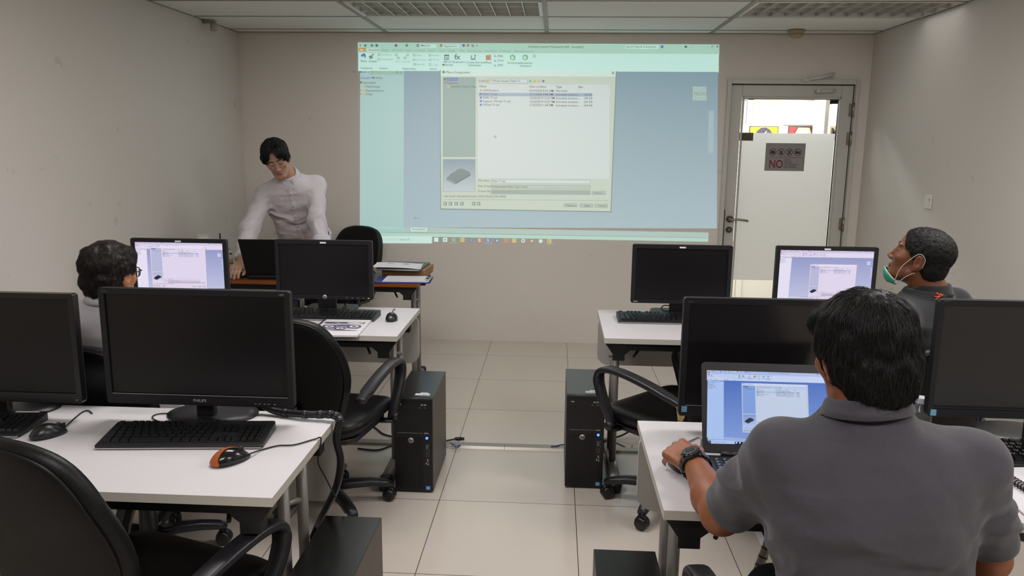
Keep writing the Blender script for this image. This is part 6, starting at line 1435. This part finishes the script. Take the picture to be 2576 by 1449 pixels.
for s_, e_ in ((-1, 0), (1, NA)):
    MB().tube(spline([Vector(V_[e_ * 6]), Vector(p2.loc2w((s_ * .071, .040, -.040))), Vector(p2.loc2w((s_ * .080, .012, .022))), Vector(p2.loc2w((s_ * .083, -.006, .036))), Vector(p2.loc2w((s_ * .080, -.026, .020))), Vector(p2.loc2w((s_ * .076, -.028, -.015)))], 5), .0013, 6).build('ear_loop', mat('loop_pale', 'd9d6cc', .7), mo)
    MB().tube(spline([Vector(V_[e_ * 6 + 5]), Vector(p2.loc2w((s_ * .066, .012, -.070))), Vector(p2.loc2w((s_ * .073, -.012, -.040)))], 5), .0013, 6).build('ear_loop', bpy.data.materials['loop_pale'], mo)
# orange strokes printed on the shirt shoulder
me_ = s2.data; bv = BVHTree.FromPolygons([v.co + p2.root.location for v in me_.vertices], [tuple(q.vertices) for q in me_.polygons])
lo_ = MB()
for pts_, w0 in ((((2350, 729), (2357, 738), (2370, 743)), 2.4), (((2362, 733), (2365, 739), (2371, 742)), 2.0), (((2349, 746), (2360, 746), (2372, 742)), 2.2), (((2352, 754), (2360, 748), (2371, 743)), 2.4), (((2356, 739), (2364, 743), (2373, 742)), 1.8)):
    q_ = []
    for px, py in pts_:
        d_ = ray(px, py).normalized(); h_, n__, _, _ = bv.ray_cast(CAM, d_)
        if h_ is not None: q_.append((h_ + n__ * .0012) - p2.root.location)
    if len(q_) > 1: lo_.tube(spline(q_, 4), [.0008 + .0011 * math.sin(PI * min(1, .15 + .8 * i / (4 * (len(q_) - 1)))) for i in range(4 * (len(q_) - 1) + 1)], 5)
if lo_.v: lo_.build('orange_emblem', mat('emblem_orange', 'e0552e', .6), s2)

# ---------------------------------------------------------------- standing instructor
R4 = headR(163, -26, 15)
p4 = Person('person in a white long sleeved shirt standing and leaning over the brown desk', (-1.25, -.28, 0), (-1.293, -.660, 1.440), R4, (-1.262, -.560, 1.322),
            (-1.112, -.455, 1.275), (-1.425, -.535, 1.215), (-1.06, -.620, 1.03), (-1.462, -.765, 1.0), (-.945, -.825, .792), (-1.450, -.940, .808), (-1.255, -.335, .90), skin('skin_fair', 'b08872', '96645a'), .98, .94, .95, [slab(-1.88, -.325, -1.075, -.475, .6, .7302)])
skin2(p4, CURL(.25, .5, .4), frameR((.15, -.9, -.10), (-1, -.2, .1)), CURL(.35, .55, .5), frameR((0, -.97, -.22), (-1, 0, 0)), .0034, arm=(.040, .036, .037, .025))
T4 = [(-.14, .158, .112), (0, .158, .108), (.2, .142, .100), (.5, .158, .106), (.74, .170, .104), (.86, .155, .092), (.95, .100, .076), (1.02, .064, .062), (1.06, .055, .055)]
s4 = p4.shirt(M_cotton, .9, .0045, .010, True, .0130, (.060, .054, .052), -.01, T4, cuff=(.50, .80), fold=1.4)
p4.collar(M_cotton, s4, .060, .030, .040, .014, .32, .045, .004)
ax4 = p4.wrL - p4.elL; ax4 /= np.linalg.norm(ax4); cc4 = p4.elL + (p4.wrL - p4.elL) * .46
V4 = []; sd4 = np.cross(ax4, [0, 0, 1.]); sd4 /= np.linalg.norm(sd4); up4 = np.cross(sd4, ax4)
for i in range(28):
    a = 2 * PI * i / 28; dd_ = sd4 * math.cos(a) + up4 * math.sin(a)
    for q_, r2 in ((-.035, .050), (-.03, .056), (.03, .058), (.034, .054), (.03, .047)): V4.append(Vector(cc4 + ax4 * q_ + dd_ * (r2 + .003 * math.sin(3 * a)) - p4.o))
MB().add(V4, [(i * 5 + k, i * 5 + (k + 1) % 5, ((i + 1) % 28) * 5 + (k + 1) % 5, ((i + 1) % 28) * 5 + k) for i in range(28) for k in range(5)], 0, True).build('rolled_cuff', M_cotton, s4)
# button placket on the chest
me_ = s4.data; bv = BVHTree.FromPolygons([v.co + p4.root.location for v in me_.vertices], [tuple(q.vertices) for q in me_.polygons])
pl_ = MB(); rows_ = []
for t in np.linspace(.93, .06, 26):
    c_ = p4.hip + p4.tR[:, 2] * (p4.L * t) + p4.tR[:, 0] * .002; row = []
    for xx in (-.017, -.014, .014, .017):
        h_, n__, _, _ = bv.ray_cast(Vector(c_ + p4.tR[:, 0] * xx + p4.tR[:, 1] * .3), Vector(-p4.tR[:, 1]))
        if h_ is None: row = None; break
        row.append(h_ + Vector(p4.tR[:, 1]) * (.0003 if abs(xx) > .015 else .0024) - p4.root.location)
    if row: rows_.append(row)
for a_, b_ in zip(rows_, rows_[1:]): pl_.add(a_ + b_, [(0, 1, 5, 4), (1, 2, 6, 5), (2, 3, 7, 6)], 0, True)
pk = pl_.build('button_placket', M_cotton, s4)
for i in (2, 7, 12, 17, 22):
    if i < len(rows_): c_ = (rows_[i][1] + rows_[i][2]) / 2; MB().lathe([(0, 0), (.0052, 0), (.0052, .0016), (0, .0016)], c_, 12, R=Vector(p4.tR[:, 1]).to_track_quat('Z', 'Y').to_matrix()).build('button', mat('shirt_button', 'b5aeb2', .35), pk)
p4.trousers(M_trou, A3((-1.35, -.33, .49)), A3((-1.15, -.32, .49)), A3((-1.37, -.31, .10)), A3((-1.13, -.29, .10)), r=(.088, .064, .052), sec=[(-.22, .155, .115), (-.1, .168, .122), (0, .164, .116), (.07, .158, .110)])
p4.hair_cap(MH_black, [Ell((0, -.012, .052), (.090, .107, .092)), Ell((0, -.046, -.008), (.080, .066, .070)), Ell((0, .058, .078), (.078, .052, .046)), *S2(lambda s: Ell((s * .066, .050, .052), (.022, .040, .034))), *S2(lambda s: Ell((s * .077, .02, .026), (.013, .018, .026)))],
            [(Ell((0, .125, -.040), (.078, .075, .080)), .006), (Ell((.004, .128, .056), (.030, .085, .052)), .004), (Ell((.004, .128, .030), (.047, .085, .044)), .006), (Ell((.004, .128, .010), (.058, .08, .034)), .006), (U(S2(lambda s: Ell((s * .094, .000, -.028), (.030, .028, .040))), .005), .006), (lambda P: P @ A3((0, -.1, 1)) + .070, .01)], noise=.004, nscale=48, h=.0032)
def flow4(P):
    s_ = np.sign(P[:, 0] - .004)[:, None]; d = np.concatenate([s_ * .55, np.where(P[:, 1:2] > 0, .5, -.3), -np.clip(.9 - P[:, 2:3] * 4, .15, 1)], 1); return d
p4.strands(MH_black, 5500, flow4, (.025, .05), (.001, .004), .0006, 5, seed=35, jitter=.2)
p4.face_line('eyebrow', [(-.013, .034), (-.030, .040), (-.048, .035)], .0026, MH_black); p4.face_line('eyebrow', [(.013, .034), (.030, .040), (.048, .035)], .0026, MH_black)
p4.face_line('eyelash', [(-.017, .007), (-.031, .0045), (-.044, .008)], .0015, M_iris, .0004); p4.face_line('eyelash', [(.017, .007), (.031, .0045), (.044, .008)], .0015, M_iris, .0004)
# ================================================================== LIGHTS
def area(name, loc, sx, sy, power, color=(1, .975, .96), spread=PI, rot=(0, 0, 0)):
    ld = bpy.data.lights.new(name, 'AREA'); ld.shape = 'RECTANGLE'; ld.size = sx; ld.size_y = sy; ld.energy = power; ld.color = color; ld.spread = spread
    o = bpy.data.objects.new(name, ld); COL.objects.link(o); o.location = loc; o.rotation_euler = rot
    return o
for (i, j) in lamps:
    area('ceiling_lamp', (GX + 1.2026 * (i + .5), GY + .5764 * (j + .5), ZC - .01), 1.1, .5, (8.5 if i < 0 else 1.6) if j == -2 else 26 if j == -6 else 23)
area('corridor_lamp', (2.25, 1.12, 2.38), 1.6, .4, 135, (1, .985, .97))
dl_ = bpy.data.lights.new('corridor_downlight', 'AREA'); dl_.shape = 'DISK'; dl_.size = .10; dl_.energy = 20; dl_.color = (1, .98, .96)
do_ = bpy.data.objects.new('corridor_downlight', dl_); COL.objects.link(do_); do_.location = (1.93, .97, 2.385)
w = bpy.data.worlds.new('world'); bpy.context.scene.world = w; w.use_nodes = True
w.node_tree.nodes['Background'].inputs[0].default_value = (.5, .5, .5, 1); w.node_tree.nodes['Background'].inputs[1].default_value = .1
sc = bpy.context.scene
sc.view_settings.view_transform = 'Standard'; sc.view_settings.look = 'None'; sc.view_settings.gamma = 1; sc.view_settings.use_curve_mapping = False
sc.view_settings.exposure = 0
sc.cycles.max_bounces = 8; sc.cycles.diffuse_bounces = 4; sc.cycles.glossy_bounces = 3; sc.cycles.transmission_bounces = 6; sc.cycles.transparent_max_bounces = 8
sc.cycles.use_denoising = True; sc.cycles.caustics_reflective = False; sc.cycles.caustics_refractive = False
sc.cycles.sample_clamp_indirect = 6
